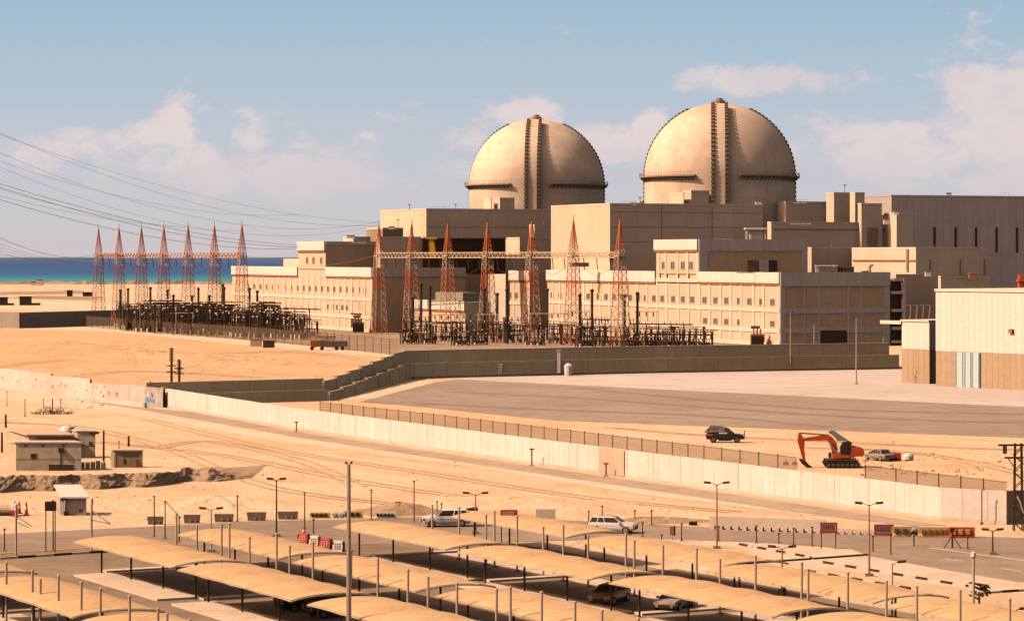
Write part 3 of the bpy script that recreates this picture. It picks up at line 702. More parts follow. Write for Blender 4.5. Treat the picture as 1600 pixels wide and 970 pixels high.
# ------------------------------------------------------------------ reactor domes
rib_m = concrete('blackened_rib_concrete', (.20, .15, .10), .4)
def reactor(label, px, Y, R, zs, zbox):
    c = PY(px, Y)
    r = thing('reactor_dome', label, 'dome', c)
    prof = [(R, 0), (R, zs*.5), (R, zs)]
    for k in range(1, 25):
        a = k/24*PI/2; prof.append((max(R*math.cos(a), .05), zs+R*.985*math.sin(a)))
    mb = MB(); mb.lathe(prof, 96, c); mb.smooth = True; sh = mb.build('shell', conc_dome, r)
    def radial(az, h, rad):   # h: arc parameter, <zs straight
        if h <= zs: return Vector((c.x+math.cos(az)*rad, c.y+math.sin(az)*rad, h))
        a = (h-zs)/R; return Vector((c.x+math.cos(az)*rad*math.cos(a), c.y+math.sin(az)*rad*math.cos(a), zs+rad*.985*math.sin(a)))
    for az in (-94, 4, -196):
        a0 = math.radians(az); w = 1.75/R; pr_ = 1.5 if az == -94 else .3
        hs = [18+k*(zs+R*1.17-18)/44 for k in range(45)]
        mb = MB()
        for h0, h1 in zip(hs, hs[1:]):
            am = max(math.cos(max((h0-zs)/R, 0)), .22); ww = w/am
            q = lambda aa, h, rr: radial(aa, h, rr)
            mb.prism([q(a0-ww, h0, R-.3), q(a0+ww, h0, R-.3), q(a0+ww, h1, R-.3), q(a0-ww, h1, R-.3)],
                     [q(a0-ww, h0, R+pr_), q(a0+ww, h0, R+pr_), q(a0+ww, h1, R+pr_), q(a0-ww, h1, R+pr_)])
        mb.build('buttress', conc_dome, r)
        for sgn in (-1, 1):
            mb = MB()
            for i, (h0, h1) in enumerate(zip(hs, hs[1:])):
                am = max(math.cos(max((h0-zs)/R, 0)), .22)
                a1 = a0+sgn*(w+.018)/am; e = .020/am
                hh = h0+(h1-h0)*.62
                mb.prism([radial(a1-e, h0, R-.2), radial(a1+e, h0, R-.2), radial(a1+e, hh, R-.2), radial(a1-e, hh, R-.2)],
                         [radial(a1-e, h0, R+pr_*1.35+.25), radial(a1+e, h0, R+pr_*1.35+.25), radial(a1+e, hh, R+pr_*1.35+.25), radial(a1-e, hh, R+pr_*1.35+.25)])
                mb.prism([radial(a1-e*.6, hh, R-.2), radial(a1+e*.6, hh, R-.2), radial(a1+e*.6, h1, R-.2), radial(a1-e*.6, h1, R-.2)],
                         [radial(a1-e*.6, hh, R+pr_*1.2), radial(a1+e*.6, hh, R+pr_*1.2), radial(a1+e*.6, h1, R+pr_*1.2), radial(a1-e*.6, h1, R+pr_*1.2)])
            mb.build('anchor_strip', rib_m, r)
    for a0, a1, nm in ((-184, -112, 0), (-80, 14, 1)):
        mb = MB(); n = 26; zz = zs-.3
        A = [math.radians(a0+(a1-a0)*k/n) for k in range(n+1)]
        for x, y in zip(A, A[1:]):
            p = lambda a, rr, z: Vector((c.x+math.cos(a)*rr, c.y+math.sin(a)*rr, z))
            mb.prism([p(x, R-.2, zz), p(x, R+1.8, zz), p(y, R+1.8, zz), p(y, R-.2, zz)], [p(x, R-.2, zz+.5), p(x, R+1.8, zz+.5), p(y, R+1.8, zz+.5), p(y, R-.2, zz+.5)])
            mb.bar(p(x, R+1.7, zz+.5), p(x, R+1.7, zz+1.5), .09); mb.bar(p(x, R+1.7, zz+1.5), p(y, R+1.7, zz+1.5), .09)
            mb.bar(p(x, R, zz-1.4), p(x, R+1.5, zz), .16)
        mb.build('ring_walkway', conc_dark, r)
    ztop = zs+R*.985
    mb = MB(); mb.lathe([(2.0, ztop-.4), (2.0, ztop+.9), (1.2, ztop+1.1), (1.2, ztop+1.7), (.2, ztop+1.8)], 12, c); mb.build('top_vent', conc_dark, r)
    mb = MB()
    for k in range(10):
        a = k*2*PI/10; mb.bar((c.x+2.8*math.cos(a), c.y+2.8*math.sin(a), ztop-.6), (c.x+2.8*math.cos(a), c.y+2.8*math.sin(a), ztop+.7), .08)
    mb.build('top_railing', conc_dark, r)
    return c
c1 = reactor('left one of the two round concrete reactor domes, slightly smaller', 838, 1073, 26.2, zat(290, 1073), 0)
c2 = reactor('right one of the two round concrete reactor domes, larger in view', 1124, 962, 26.2, zat(277, 962), 0)
for k, (xc, Y, xl, xr, yt, lb) in enumerate(((1068, 931, 1045, 1069, 303, 'leftmost little penthouse on the roof before the right dome'), (1080, 932, 1068, 1108, 300, 'little penthouse with brown side before the right dome'),
        (767, 1036, 755, 768, 311, 'leftmost little penthouse on the roof before the left dome'), (781, 1035, 772, 804, 311, 'little penthouse with brown side before the left dome'))):
    cblock('roof_penthouse', lb, 'penthouse', xc, Y, xl, xr, yt, conc, 43)
p = PY(996, 935); z = ztB
r = thing('roof_vent', 'flat dark fan housing on the roof left of the right dome', 'vent', (p.x, p.y, z)); MB().box(p.x-2.4, p.x+2.4, p.y-1, p.y+1, z-.6, z+1.1).build('casing', conc_dark, r)
MB().lathe([(1, z+1.1), (1, z+1.6)], 10, (p.x+1, p.y, 0)).build('fan', grid_m, r)

# ------------------------------------------------------------------ warehouse at the right
def warehouse():
    P = G(1700, 618)
    d = (G(1462, 603)-G(1620, 611)).normalized()      # back along the lit face
    P0 = G(1620, 611); L = (G(1462, 603)-P0).length; n = Vector((d.y, -d.x, 0))
    if n.x < 0: n = -n
    out = -n
    r = thing('warehouse', 'large cream warehouse with tan lower wall and blue striped door', 'warehouse', G(1462, 603))
    zt = zat(455, G(1462, 603).y); zm = zat(548, G(1462, 603).y)
    E = P0-d*25
    MB().obox(E, d, L+25, n, 40, zm, zt).build('upper_wall', ware_w, r)
    MB().obox(E+out*-.04, d, L+25-.04, n, 39.9, 0, zm-.003).build('lower_wall', ware_b, r)
    MB().obox(E+out*.2, d, L+25+.2, n, 40.4, zt, zt+.5).build('roof_edge', fascia_m, r)
    Q = G(1462, 603)
    def tp(px):
        k = (px-800)/F; return (k*Q.y-Q.x)/(-d.x+k*d.y)
    a, b = tp(1494), tp(1532); w = (b-a)/11
    door = MB(); door.obox(Q-d*a, -d, b-a, out, .25, 0, zm-.1); do = door.build('door', white, r)
    st = MB()
    for k in (0, 3, 4, 6.6, 7.4, 10.3): st.obox(Q-d*(a+k*w+.05), -d, w*.55, out, .3, .02, zm-.12)
    st.build('stripe', blue, do)
    MB().obox(Q-d*tp(1578)+out*.0, -d, 1.0, out, .5, zat(516, 560), zat(510, 560)).build('wall_lamp', rust, r)
    # small block
    Qs = G(1452, 600); Ls = (G(1409, 598)-Qs).length*1.0
    e = (G(1409, 598)-Qs).normalized()
    d2 = d; t = ((1409-800)/F)
    Ls = (Qs.x-t*Qs.y)/(-d.x+t*d.y)*-1 if False else abs((Qs.x-t*Qs.y)/(d.x-t*d.y))
    zs = zat(503, Qs.y); zn = zat(546, Qs.y)
    r = thing('warehouse_annex', 'smaller cream block with tan lower wall left of the warehouse', 'building', Qs)
    MB().obox(Qs, d, Ls, n, 9, zn, zs).build('upper_wall', ware_w, r)
    MB().obox(Qs+n*.04, d, Ls-.04, n, 8.9, 0, zn-.003).build('lower_wall', ware_b, r)
    MB().obox(Qs+out*.2, d, Ls+.3, n, 9.3, zs, zs+.35).build('roof_edge', fascia_m, r)
    MB().obox(Qs+d*Ls*1.0+out*.3, d, 6, n, .8, zs-.6, zs+.1).build('canopy_arm', fascia_m, r)
    for k, px in enumerate((1421, 1431, 1441, 1451)):
        p = Qs+d*(3+k*4)+n*(3)
        p = PY(px, Qs.y+6); z1 = zat(477, p.y)
        t_ = thing('roof_mast', '%s thin pale mast from the left above the small cream block' % ORD[k], 'mast', (p.x, p.y, zs))
        MB().bar((p.x, p.y, zs-.1), (p.x+.3, p.y, z1), .11).build('pole', polem, t_)
        MB().bar((p.x+.3, p.y, z1), (p.x-.5, p.y, z1+.1), .1).build('arm', polem, t_)
    c = G(1423, 597); t_ = thing('wall_machine', 'round white machine at the foot of the small cream block', 'machine', c)
    MB().lathe([(.2, 0), (1.0, .3), (1.1, 1.5), (.5, 2.2)], 12, c+Vector((0, -1.2, 0))).build('drum', white, t_)
    MB().box(c.x-1.5, c.x-.8, c.y-2, c.y-1, 0, 1.5).build('bracket', darkm, t_)
    c = PY(1597, 600); t_ = thing('construction_hoist', 'orange upright hoist behind the warehouse at the right edge', 'hoist', c)
    MB().box(c.x-.6, c.x+1.2, c.y, c.y+2, 0, zat(430, 600)).build('mast', orange, t_)
    MB().box(c.x-.9, c.x+1.5, c.y-.3, c.y+2.3, zat(440, 600), zat(437, 600)).build('cage', rust, t_)
warehouse()

# ------------------------------------------------------------------ walls and fences
def wall_run(root, name, pts, h, th, mat, cap=None, hs=None):
    mb = MB()
    for i, (a, b) in enumerate(zip(pts, pts[1:])):
        d = (b-a); L = d.length; d.normalize(); n = Vector((-d.y, d.x, 0))
        if n.y < 0: n = -n
        hh = hs[i] if hs else h
        mb.obox(a-d*(.02*(i+1)), d, L+.02*(i+1), n, th+.012*i, 0, hh)
    return mb.build(name, mat, root)
wp = [G(258, 636), G(460, 671), G(830, 725), G(1100, 763), G(1490, 816), G(1573, 819.5)]
wr = thing('perimeter_wall', 'long cream concrete wall running diagonally across the sand', 'wall', wp[0])
# straighten: one line through the ends
A, B = wp[0], wp[-1]
dw = (B-A).normalized(); nw = Vector((-dw.y, dw.x, 0)); nw = nw if nw.y > 0 else -nw
LW = (B-A).length
npan = int(LW/6); random.seed(5)
pan = MB()
def wpt(s_):   # gently curved line of the wall
    px = None
    seg = [(w-A).dot(dw) for w in wp]
    for i in range(len(wp)-1):
        if s_ <= seg[i+1] or i == len(wp)-2:
            f = (s_-seg[i])/(seg[i+1]-seg[i]); return wp[i].lerp(wp[i+1], f)
pts = [wpt(LW*k/npan) for k in range(npan+1)]
for i, (a, b) in enumerate(zip(pts, pts[1:])):
    d = (b-a).normalized(); n = Vector((-d.y, d.x, 0)); n = n if n.y > 0 else -n
    pan.obox(a+n*random.uniform(0, .03), d, (b-a).length-.05, n, .35, 0, 3.25+random.uniform(-.015, .015))
pan.build('wall_panels', white_wall, wr)
cap = MB()
for i, (a, b) in enumerate(zip(pts, pts[1:])):
    d = (b-a).normalized(); n = Vector((-d.y, d.x, 0)); n = n if n.y > 0 else -n
    cap.obox(a-n*.05, d, (b-a).length+.0, n, .1, 0, .35)
cap.build('plinth', pave, wr)
e = B; MB().obox(e, U, 2.0, -V, .6, 0, 3.3).build('end_return_painted_shade', conc_dark, wr)  # end face lies in shade; that shade is put in as dark concrete
MB().obox(wpt(LW*.69)-nw*.06, dw, 6.1, nw, .05, .1, 3.2).build('darker_panel', concrete('sandy_wall_panel', (.66, .53, .38), .2), wr)
MB().obox(A-dw*1.6-nw*.2, dw, 1.6, nw, .9, 0, 3.5).build('gate_post', conc_dark, wr)
# short pale gate leaf with blue graffiti
ga, gb = G(226, 634), G(256, 637)
r = thing('gate_leaf', 'grey white steel gate leaf with blue graffiti beside the diagonal wall', 'gate', ga)
gd = (gb-ga).normalized(); gn = Vector((-gd.y, gd.x, 0))
if gn.y < 0: gn = -gn
MB().obox(ga, gd, (gb-ga).length-.4, gn, .15, 0, 3.4).build('leaf', paint('grey_plaster', (.58, .55, .50), .8, dirt=.4, world=True, scale=.6), r)
m = MB()
for k in range(9):
    t0 = .25+k*.42; zz = .75+random.uniform(-.12, .12)
    m.obox(ga+gd*t0-gn*.03, gd, .34, gn, .03, zz, zz+random.uniform(.5, .9))
m.build('blue_graffiti', blue, r)
m = MB(); m.obox(ga+gd*2.7-gn*.03, gd, .25, gn, .03, 1.8, 2.5); m.obox(ga+gd*2.85-gn*.04, gd, .35, gn, .03, 1.7, 2.0); m.build('black_mark', black, r)
m = MB(); m.obox(ga+gd*1.1-gn*.03, gd, .5, gn, .03, 1.7, 2.5); m.build('white_mark', white, r)
# left part of the wall
lw = [G(-60, 600), G(0, 606.5), G(80, 617), G(140, 624), G(226, 629)]
r = thing('old_wall', 'weathered white wall with cracked plaster at the left edge', 'wall', lw[1])
wall_run(r, 'wall_face', lw, 4.0, .4, white_wall2, hs=[4.1, 4.0, 3.7, 3.0])
m = MB(); random.seed(12)
for k in range(26):
    f = random.uniform(.3, .95); i = min(int(f*4), 3); a, b = lw[i], lw[i+1]; d = (b-a).normalized(); n = Vector((-d.y, d.x, 0)); n = n if n.y > 0 else -n
    s0 = random.uniform(0, (b-a).length-1); z0 = random.uniform(.8, 2.4)
    m.obox(a+d*s0-n*.04, d, random.uniform(.15, .7), n, .03, z0, z0+random.uniform(.1, .7))
m.build('broken_patch', ware_b, r)
r = thing('low_wall', 'low dark block wall in front of the old white wall', 'wall', G(150, 631)); wall_run(r, 'wall_face', [G(146, 627), G(226, 637)], .9, .4, hall_m)
# brown two-tier wall
f1 = [G(235, 634), G(440, 628), G(515, 626)]
f2 = [G(515, 626), G(640, 592)]
f3 = [G(640, 592), G(700, 590), G(1000, 583), G(1405, 576)]
r = thing('tiered_wall', 'front low tier of the brown block wall around the yard', 'wall', G(515, 626))
wall_run(r, 'wall_face', f1, 2.0, .35, brown_wall)
def stepped(pa, pb, n, h0, dh):
    m = MB(); p = MB()
    for k in range(n):
        a = pa.lerp(pb, k/n); b = pa.lerp(pb, (k+1)/n); d = (b-a).normalized(); nn = Vector((-d.y, d.x, 0)); nn = nn if nn.x < 0 else -nn
        m.obox(a, d, (b-a).length, nn, .35, 0, h0+k*dh); m.obox(a-nn*.15-d*.3, d, .6, nn, .65, 0, h0+k*dh+.12)
    return m
m = stepped(f2[0], f2[1], 7, 1.6, .28)
m.build('stepped_panels', brown_wall, r)
wall_run(r, 'wall_face', f3, 3.3, .35, brown_wall)
m = MB()
for a, b in zip(f3, f3[1:]): d = (b-a).normalized(); nn = Vector((-d.y, d.x, 0)); m.obox(a-nn*1.6, d, (b-a).length, nn, .5, 0, .55)
m.build('kerb_rail', conc_dark, r)
off = Vector((-1.5, 6, 0))
r = thing('tiered_wall', 'rear tall tier of the brown block wall stepping up towards the switchyard', 'wall', G(515, 626)+off)
wall_run(r, 'wall_face', [p+off for p in f1], 3.8, .35, brown_wall)
m = stepped(f2[0]+off, f2[1]+off, 7, 3.3, .40)
m.build('stepped_panels', brown_wall, r)
wall_run(r, 'wall_face', [p+off for p in f3], 5.7, .35, brown_wall)
m = MB()
for a, b in zip(f3, f3[1:]): d = (b-a).normalized(); m.obox(a+off-Vector((0, .1, 0)), d, (b-a).length, Vector((-d.y, d.x, 0)), .6, 5.7, 5.85)
m.build('coping', grid_m, r)
for px, y0, y1, w in ((873, 548, 566, 5), (781, 570, 586, 7)):
    off2 = off if px == 873 else Vector((0, 0, 0))
    Yb = G(px, 588).y+off2.y-.4
    r = thing('wall_pillar', 'white pillar on the %s tier of the brown wall' % ('rear' if px == 873 else 'front'), 'pillar', PY(px, Yb))
    a = PY(px-w/2, Yb); b = PY(px+w/2, Yb); MB().box(a.x, b.x, Yb-.2, Yb+.1, 0, zat(y0, Yb)).build('shaft', fascia_m, r)
    MB().box(a.x-.1, b.x+.1, Yb-.3, Yb+.2, zat(y0, Yb), zat(y0, Yb)+.2).build('cap', grid_m, r)
c = G(888, 586)+Vector((0, -.5, 0)); r = thing('water_tank', 'small round white tank at the foot of the brown wall', 'tank', c)
MB().lathe([(.9, 0), (1.0, 2.2), (.5, 2.7)], 12, c+Vector((0, -2.5, 0))).build('drum', white, r)
MB().lathe([(.25, 2.7), (.25, 2.9)], 8, c+Vector((0, -2.5, 0))).build('lid', grey, r)
# grey wall far left
r = thing('boundary_wall', 'plain grey boundary wall at the left edge beyond the sand field', 'wall', G(0, 513))
wall_run(r, 'wall_face', [G(-80, 511), G(0, 512.5), G(30, 513)], 5.9, .4, grey_wall)
m = MB(); a = G(30, 513); b = G(420, 500)
m.obox(a, (b-a).normalized(), (b-a).length, Vector((0, 1, 0)), .4, 0, 5.8); m.build('wall_face', grey_wall, r)

def fence(label, pts, h, step, post_m, mesh_m, pr=.06):
    r = thing('chain_link_fence', label, 'fence', pts[0])
    m = MB(); posts = []
    for a, b in zip(pts, pts[1:]):
        m.quad(a+Vector((0, 0, .05)), b+Vector((0, 0, .05)), b+Vector((0, 0, h)), a+Vector((0, 0, h)))
        L = (b-a).length; n = max(int(L/step), 1)
        for k in range(n): posts.append(a.lerp(b, k/n))
    m.build('mesh_panel', mesh_m, r)
    m = MB()
    for a, b in zip(pts, pts[1:]): m.bar(a+Vector((0, 0, h)), b+Vector((0, 0, h)), .035)
    m.build('top_wire', post_m, r)
    for i, p in enumerate(posts):
        if i < 99: MB().bar(p, p+Vector((0, 0, h+.15)), pr).build('post', post_m, r)
fp = [G(x, y, 2.85) for x, y in ((500, 628), (660, 645), (830, 665), (1100, 697), (1246, 714.6), (1352, 727.3), (1400, 733), (1573, 753))]
fp = [Vector((p.x, p.y, 0)) for p in fp]
fence('short chain link fence right of the excavator behind the diagonal wall', fp[5:], 2.85, 3.6, darkm, mesh_f, .08)
fence('long chain link fence left of the excavator behind the diagonal wall', fp[:5], 2.85, 3.6, darkm, mesh_f, .08)
fq = [G(x, y) for x, y in ((135, 511), (250, 521), (380, 531), (500, 542), (622, 556))]
fence('thin chain link fence between the orange sand field and the switchyard', fq, 4.2, 7.5, darkm, mesh_f2, .11)

# ------------------------------------------------------------------ lattice towers, gantries
def make_tower(mat, label, wb=2.3, name='lattice_tower'):
    r = thing(name, label, 'lattice tower', (0, 0, 0))
    Ht, hb = 36.9, 26.5
    def w(z):
        if z < hb: return wb*(1-.52*z/hb)
        return wb*.48*(1-(z-hb)/(Ht-hb))+.06
    cs = ((-1, -1), (1, -1), (1, 1), (-1, 1))
    for cx, cy in cs:
        m = MB(); zs_ = [0, 8, 16, hb, 32, Ht]
        for a, b in zip(zs_, zs_[1:]): m.bar((cx*w(a), cy*w(a), a), (cx*w(b), cy*w(b), b), .13 if a < hb else .11)
        m.build('leg', mat, r)
    br = MB(); z = 0
    while z < Ht-1.2:
        st = max(w(z)*1.5, .9); z2 = min(z+st, Ht)
        for i in range(4):
            a = cs[i]; b = cs[(i+1) % 4]
            br.bar((a[0]*w(z), a[1]*w(z), z), (b[0]*w(z2), b[1]*w(z2), z2), .062)
            br.bar((b[0]*w(z), b[1]*w(z), z), (a[0]*w(z2), a[1]*w(z2), z2), .062)
            br.bar((a[0]*w(z2), a[1]*w(z2), z2), (b[0]*w(z2), b[1]*w(z2), z2), .055)
        z = z2
    br.build('bracing', mat, r)
    m = MB(); m.box(-1.35, 1.35, -1.35, 1.35, hb-.3, hb); m.build('platform', mat, r)
    m = MB(); m.bar((0, 0, Ht-.2), (0, 0, Ht+1.6), .08); m.build('spike', darkm, r)
    return r
def gantry_beam(a, b, label, m_):
    r = thing('gantry_beam', label, 'beam', a, 'truss beams between the lattice towers')
    d = (b-a); L = d.length; d.normalize(); n = Vector((-d.y, d.x, 0)); m = MB()
    for s_ in (-.6, .6):
        for z in (-1.1, .5): m.bar(a+n*s_+Vector((0, 0, z)), b+n*s_+Vector((0, 0, z)), .16)
        k = 0; x = 0
        while x < L-.5:
            x2 = min(x+1.5, L); z0, z1 = (-1.1, .5) if k % 2 else (.5, -1.1)
            m.bar(a+d*x+n*s_+Vector((0, 0, z0)), a+d*x2+n*s_+Vector((0, 0, z1)), .1); x = x2; k += 1
    m.build('truss', m_, r)
    for k in range(3):
        p = a+d*L*(.22+.28*k); q = MB(); q.bar(p+Vector((0, 0, -1.1)), p+Vector((.3, .2, -4.6)), .13, 6); q.build('insulator_string', darkm, r)
    q = MB(); p0 = a+d*L*.22+Vector((0, 0, -4.6)); pm = a+d*L*.5+Vector((0, 0, -6.4)); p1 = a+d*L*.78+Vector((0, 0, -4.6)); q.tube([p0, pm, p1], .06); q.build('jumper', darkm, r)
def row(xs, s0, s1, mat, tmpl, side, lat):
    base = make_tower(mat, 'x'); P = []
    n = len(xs)
    for k, px in enumerate(xs):
        s_ = s0+(s1-s0)*k/(n-1); Y = F/s_; P.append(PY(px, Y))
    dirv = (P[-1]-P[0]); rz = math.atan2(dirv.y, dirv.x)
    for k, p in enumerate(P):
        first_or_dup(base, k, p, rz+random.uniform(-.05, .05), tmpl % (ORD[k] if k else 'leftmost'))
    base['group'] = 'lattice towers in the %s row' % side
    for k, (a, b) in enumerate(zip(P, P[1:])):
        gantry_beam(a+Vector((0, 0, 27)), b+Vector((0, 0, 27)), 'truss beam after the %s tower of the %s tower row' % (ORD[k], side), lat)
    return P
goldl = paint('orange_gold_lattice', (.62, .30, .10), .6)
TL = row([154, 186, 221, 256, 294, 335, 378], 4.08, 4.62, tower_l, '%s red and cream lattice tower in the row before the sea', 'left', goldl)
TR = row([592, 643, 700, 762, 831, 896, 969], 4.62, 5.42, tower_r, '%s red lattice tower in the row before the annex buildings', 'right', creamp)
# mast
p = PY(645, 900); r = thing('lightning_mast', 'thin dark lightning mast rising above the left end of the right tower row', 'mast', p)
MB().bar((p.x, p.y, 0), (p.x, p.y, 39), .14, 6, .06).build('pole', darkm, r); MB().box(p.x-.3, p.x+.3, p.y-.3, p.y+.3, 0, .6).build('base', conc_dark, r)

# ------------------------------------------------------------------ switchyard equipment
def make_column():
    r = thing('insulator_column', 'tall black ribbed insulator column in the switchyard', 'insulator', (0, 0, 0), 'tall black insulator columns')
    prof = []
    z = 0
    m = MB(); m.lathe([(.34, 0), (.34, 3.2)], 8); m.build('pedestal', darkm, r)
    z = 3.2
    while z < 13.6: prof += [(.3, z), (.52, z+.2), (.3, z+.4)]; z += .45
    m = MB(); m.lathe(prof, 8); m.build('ribbed_column', black, r)
    m = MB(); m.lathe([(.2, 13.6), (.6, 13.9), (.6, 14.3), (.1, 14.6)], 8); m.build('corona_ring', darkm, r)
    return r
def make_bay():
    r = thing('switch_bay', 'dark steel switch bay with insulators and busbars', 'switchgear', (0, 0, 0), 'dark switch bays')
    for x in (-4, 4):
        m = MB(); m.bar((x, -.5, 0), (x, -.5, 7.4), .2); m.bar((x, .7, 0), (x, .7, 7.4), .2)
        for k in range(5): m.bar((x, -.5, k*1.45), (x, .7, (k+1)*1.45), .08)
        m.build('frame_leg', darkm, r)
    m = MB(); m.bar((-4.6, .1, 7.4), (4.6, .1, 7.4), .24); m.bar((-4.6, .1, 4.0), (4.6, .1, 4.0), .2); m.build('crossbeam', black, r)
    for k in range(5):
        x = -3.6+k*1.8; m = MB(); prof = []; z = 4.1
        while z < 6.8: prof += [(.14, z), (.3, z+.12), (.14, z+.24)]; z += .27
        m.lathe(prof, 6, (x, .1, 0)); m.build('insulator', black, r)
    m = MB(); m.bar((-5.5, -.6, 8.1), (5.5, -.6, 8.1), .16, 6); m.bar((-5.5, .8, 6.1), (5.5, .8, 6.1), .13, 6); m.build('busbar', black, r)
    m = MB()
    for x in (-2.4, 0, 2.4): m.box(x-.7, x+.7, -.8, .8, .5, 2.3); m.bar((x-.3, 0, 2.3), (x-.6, 0, 3.8), .16, 6); m.bar((x+.3, 0, 2.3), (x+.6, 0, 3.8), .16, 6)
    m.build('breaker', darkm, r)
    for x in (-3.2, -.6, 2.3): m = MB(); m.box(x-.3, x+.3, -1.3, -.9, .2, 1.5); m.build('control_box', grid_m, r)
    for x, z in ((-3.0, 7.9), (-.9, 5.9), (1.3, 8.0), (3.3, 6.0)): m = MB(); m.lathe([(.1, z), (.34, z+.12), (.38, z+.3), (.1, z+.5)], 6, (x, -.5, 0)); m.build('porcelain_cap', fascia_m, r)
    return r
col0 = make_column(); bay0 = make_bay(); random.seed(21)
k = 0
for px, s_, hgt in [(188, 4.35, 1.0), (200, 4.2, 1.0), (235, 4.3, 1.05), (262, 4.35, 1.0), (271, 4.5, .9), (310, 4.4, 1.05), (348, 4.5, 1.15), (350, 4.6, 1.1), (390, 4.4, 1.05), (402, 4.5, 1.0), (300, 4.6, .9), (327, 4.55, .9),
                    (645, 5.0, .95), (658, 5.05, 1.25), (672, 5.1, 1.2), (757, 5.1, 1.15), (777, 5.15, 1.05), (792, 5.2, 1.15), (855, 5.2, 1.15), (906, 5.3, 1.05), (925, 5.32, 1.15), (976, 5.35, 1.05), (996, 5.4, 1.1), (1100, 5.35, .4)]:
    side = 'among the dense left switchyard' if px < 500 else 'in front of the pale annex walls'
    first_or_dup(col0, k, PY(px, F/s_), 0, 'tall black ribbed insulator column %s' % side, (1.0, 1.0, hgt)); k += 1
k = 0; rzr = math.atan2(TL[-1].y-TL[0].y, TL[-1].x-TL[0].x)
random.seed(4)
for rrow, (s0, s1, x0, x1, n) in enumerate(((4.22, 4.72, 190, 415, 8), (4.42, 4.85, 195, 430, 8), (4.30, 4.80, 212, 440, 8), (4.52, 4.92, 230, 400, 7), (4.36, 4.76, 200, 420, 7), (4.62, 4.95, 300, 470, 6))):
    for i in range(n):
        f = i/(n-1); px = x0+(x1-x0)*f+random.uniform(-5, 5); s_ = s0+(s1-s0)*f
        first_or_dup(bay0, k, PY(px, F/s_), rzr+random.uniform(-.3, 1.2), 'dark switch bay in the dense left switchyard', (1, 1, random.uniform(1.0, 1.4))); k += 1
for px, s_ in ((455, 4.75), (480, 4.8), (650, 5.0), (690, 5.05), (730, 5.1), (770, 5.15), (812, 5.2), (858, 5.2), (895, 5.25), (930, 5.3), (962, 5.35), (1000, 5.38), (1035, 5.4), (1070, 5.42), (1095, 5.44)):
    sc_ = .72 if px > 840 else .8
    b_ = dup(bay0, PY(px, F/s_), random.uniform(-.2, .2), 'dark switch bay standing before the pale annex walls', None, (.85, 1, sc_*random.uniform(.85, 1.05))); k += 1
for px, s_ in ((668, 5.2), (705, 4.95), (748, 5.25), (790, 5.0), (835, 5.3), (878, 5.1), (915, 5.4), (948, 5.2), (985, 5.45), (1018, 5.46), (1052, 5.46), (720, 5.3), (640, 5.2)):
    dup(bay0, PY(px, F/s_), random.uniform(-.6, .9), 'dark switch bay standing before the pale annex walls', None, (.75, 1, random.uniform(.5, .75)))
# slender grey frames with wires in between
def make_portal():
    r = thing('wire_portal', 'slim pale steel portal between the dark switch bays', 'portal', (0, 0, 0), 'slim steel portals in the switchyard')
    for x in (-3, 3): MB().bar((x, 0, 0), (x, 0, 9.5), .11).build('post', creamp, r)
    MB().bar((-3.6, 0, 9.3), (3.6, 0, 9.3), .13).build('crossbar', creamp, r)
    for x in (-2, 0, 2):
        q = MB(); q.tube([(x, 0, 9.2), (x+.3, -.4, 7.0), (x+.9, -.2, 5.2), (x+1.6, 0, 4.6)], .06, 4); q.build('dropper_wire', black, r)
        q = MB(); q.lathe([(.12, 8.0), (.26, 8.2), (.12, 8.4), (.26, 8.6), (.12, 9.2)], 6, (x, 0, 0)); q.build('insulator', darkm, r)
    return r
pt0 = make_portal()
for k, (px, s_) in enumerate(((205, 4.5), (232, 4.6), (262, 4.45), (288, 4.7), (315, 4.55), (342, 4.7), (366, 4.6), (395, 4.8), (425, 4.7), (655, 5.1), (690, 5.2), (725, 5.1), (762, 5.25), (800, 5.15), (845, 5.3), (872, 5.2), (905, 5.35), (940, 5.3), (975, 5.42), (1010, 5.35))):
    first_or_dup(pt0, k, PY(px, F/s_), random.uniform(-.3, .5), 'slim pale steel portal between the dark switch bays', (1, 1, random.uniform(.8, 1.15)))
# long bus pipes
def bus(label, x0, x1, s0, s1, z, r_=.22, n=5):
    a = PY(x0, F/s0, z); b = PY(x1, F/s1, z); t_ = thing('bus_pipe', label, 'bus pipe', (a.x, a.y, 0))
    MB().bar(a, b, r_, 6).build('pipe', black, t_)
    for k in range(n):
        p = a.lerp(b, (k+.3)/n); MB().bar((p.x, p.y, 0), (p.x, p.y, z), .2, 5).build('support', darkm, t_)
    for k in range(n*2):
        p = a.lerp(b, (k+.5)/n/2); MB().bar(p, p+Vector((0, 0, .9)), .12, 5).build('insulator', darkm, t_)
bus('upper long black bus pipe at the left end of the far annex', 388, 500, 4.6, 4.85, 9.2)
bus('lower long black bus pipe at the left end of the far annex', 385, 486, 4.7, 4.9, 6.3)
bus('black bus pipe left of the gap before the middle annex', 640, 762, 5.0, 5.15, 5.9)
bus('black bus pipe before the middle annex', 765, 860, 5.1, 5.2, 5.4)
bus('short high black bus pipe before the near annex', 906, 952, 5.25, 5.32, 7.6)
bus('sloping black bus pipe below the near annex windows', 985, 1082, 5.35, 5.42, 6.6)
bus('lower black bus pipe ending before the near annex', 990, 1110, 5.4, 5.46, 3.8, .24, 8)
bus('lowest black bus pipe before the near annex', 905, 1095, 5.42, 5.5, 2.0, .22, 12)
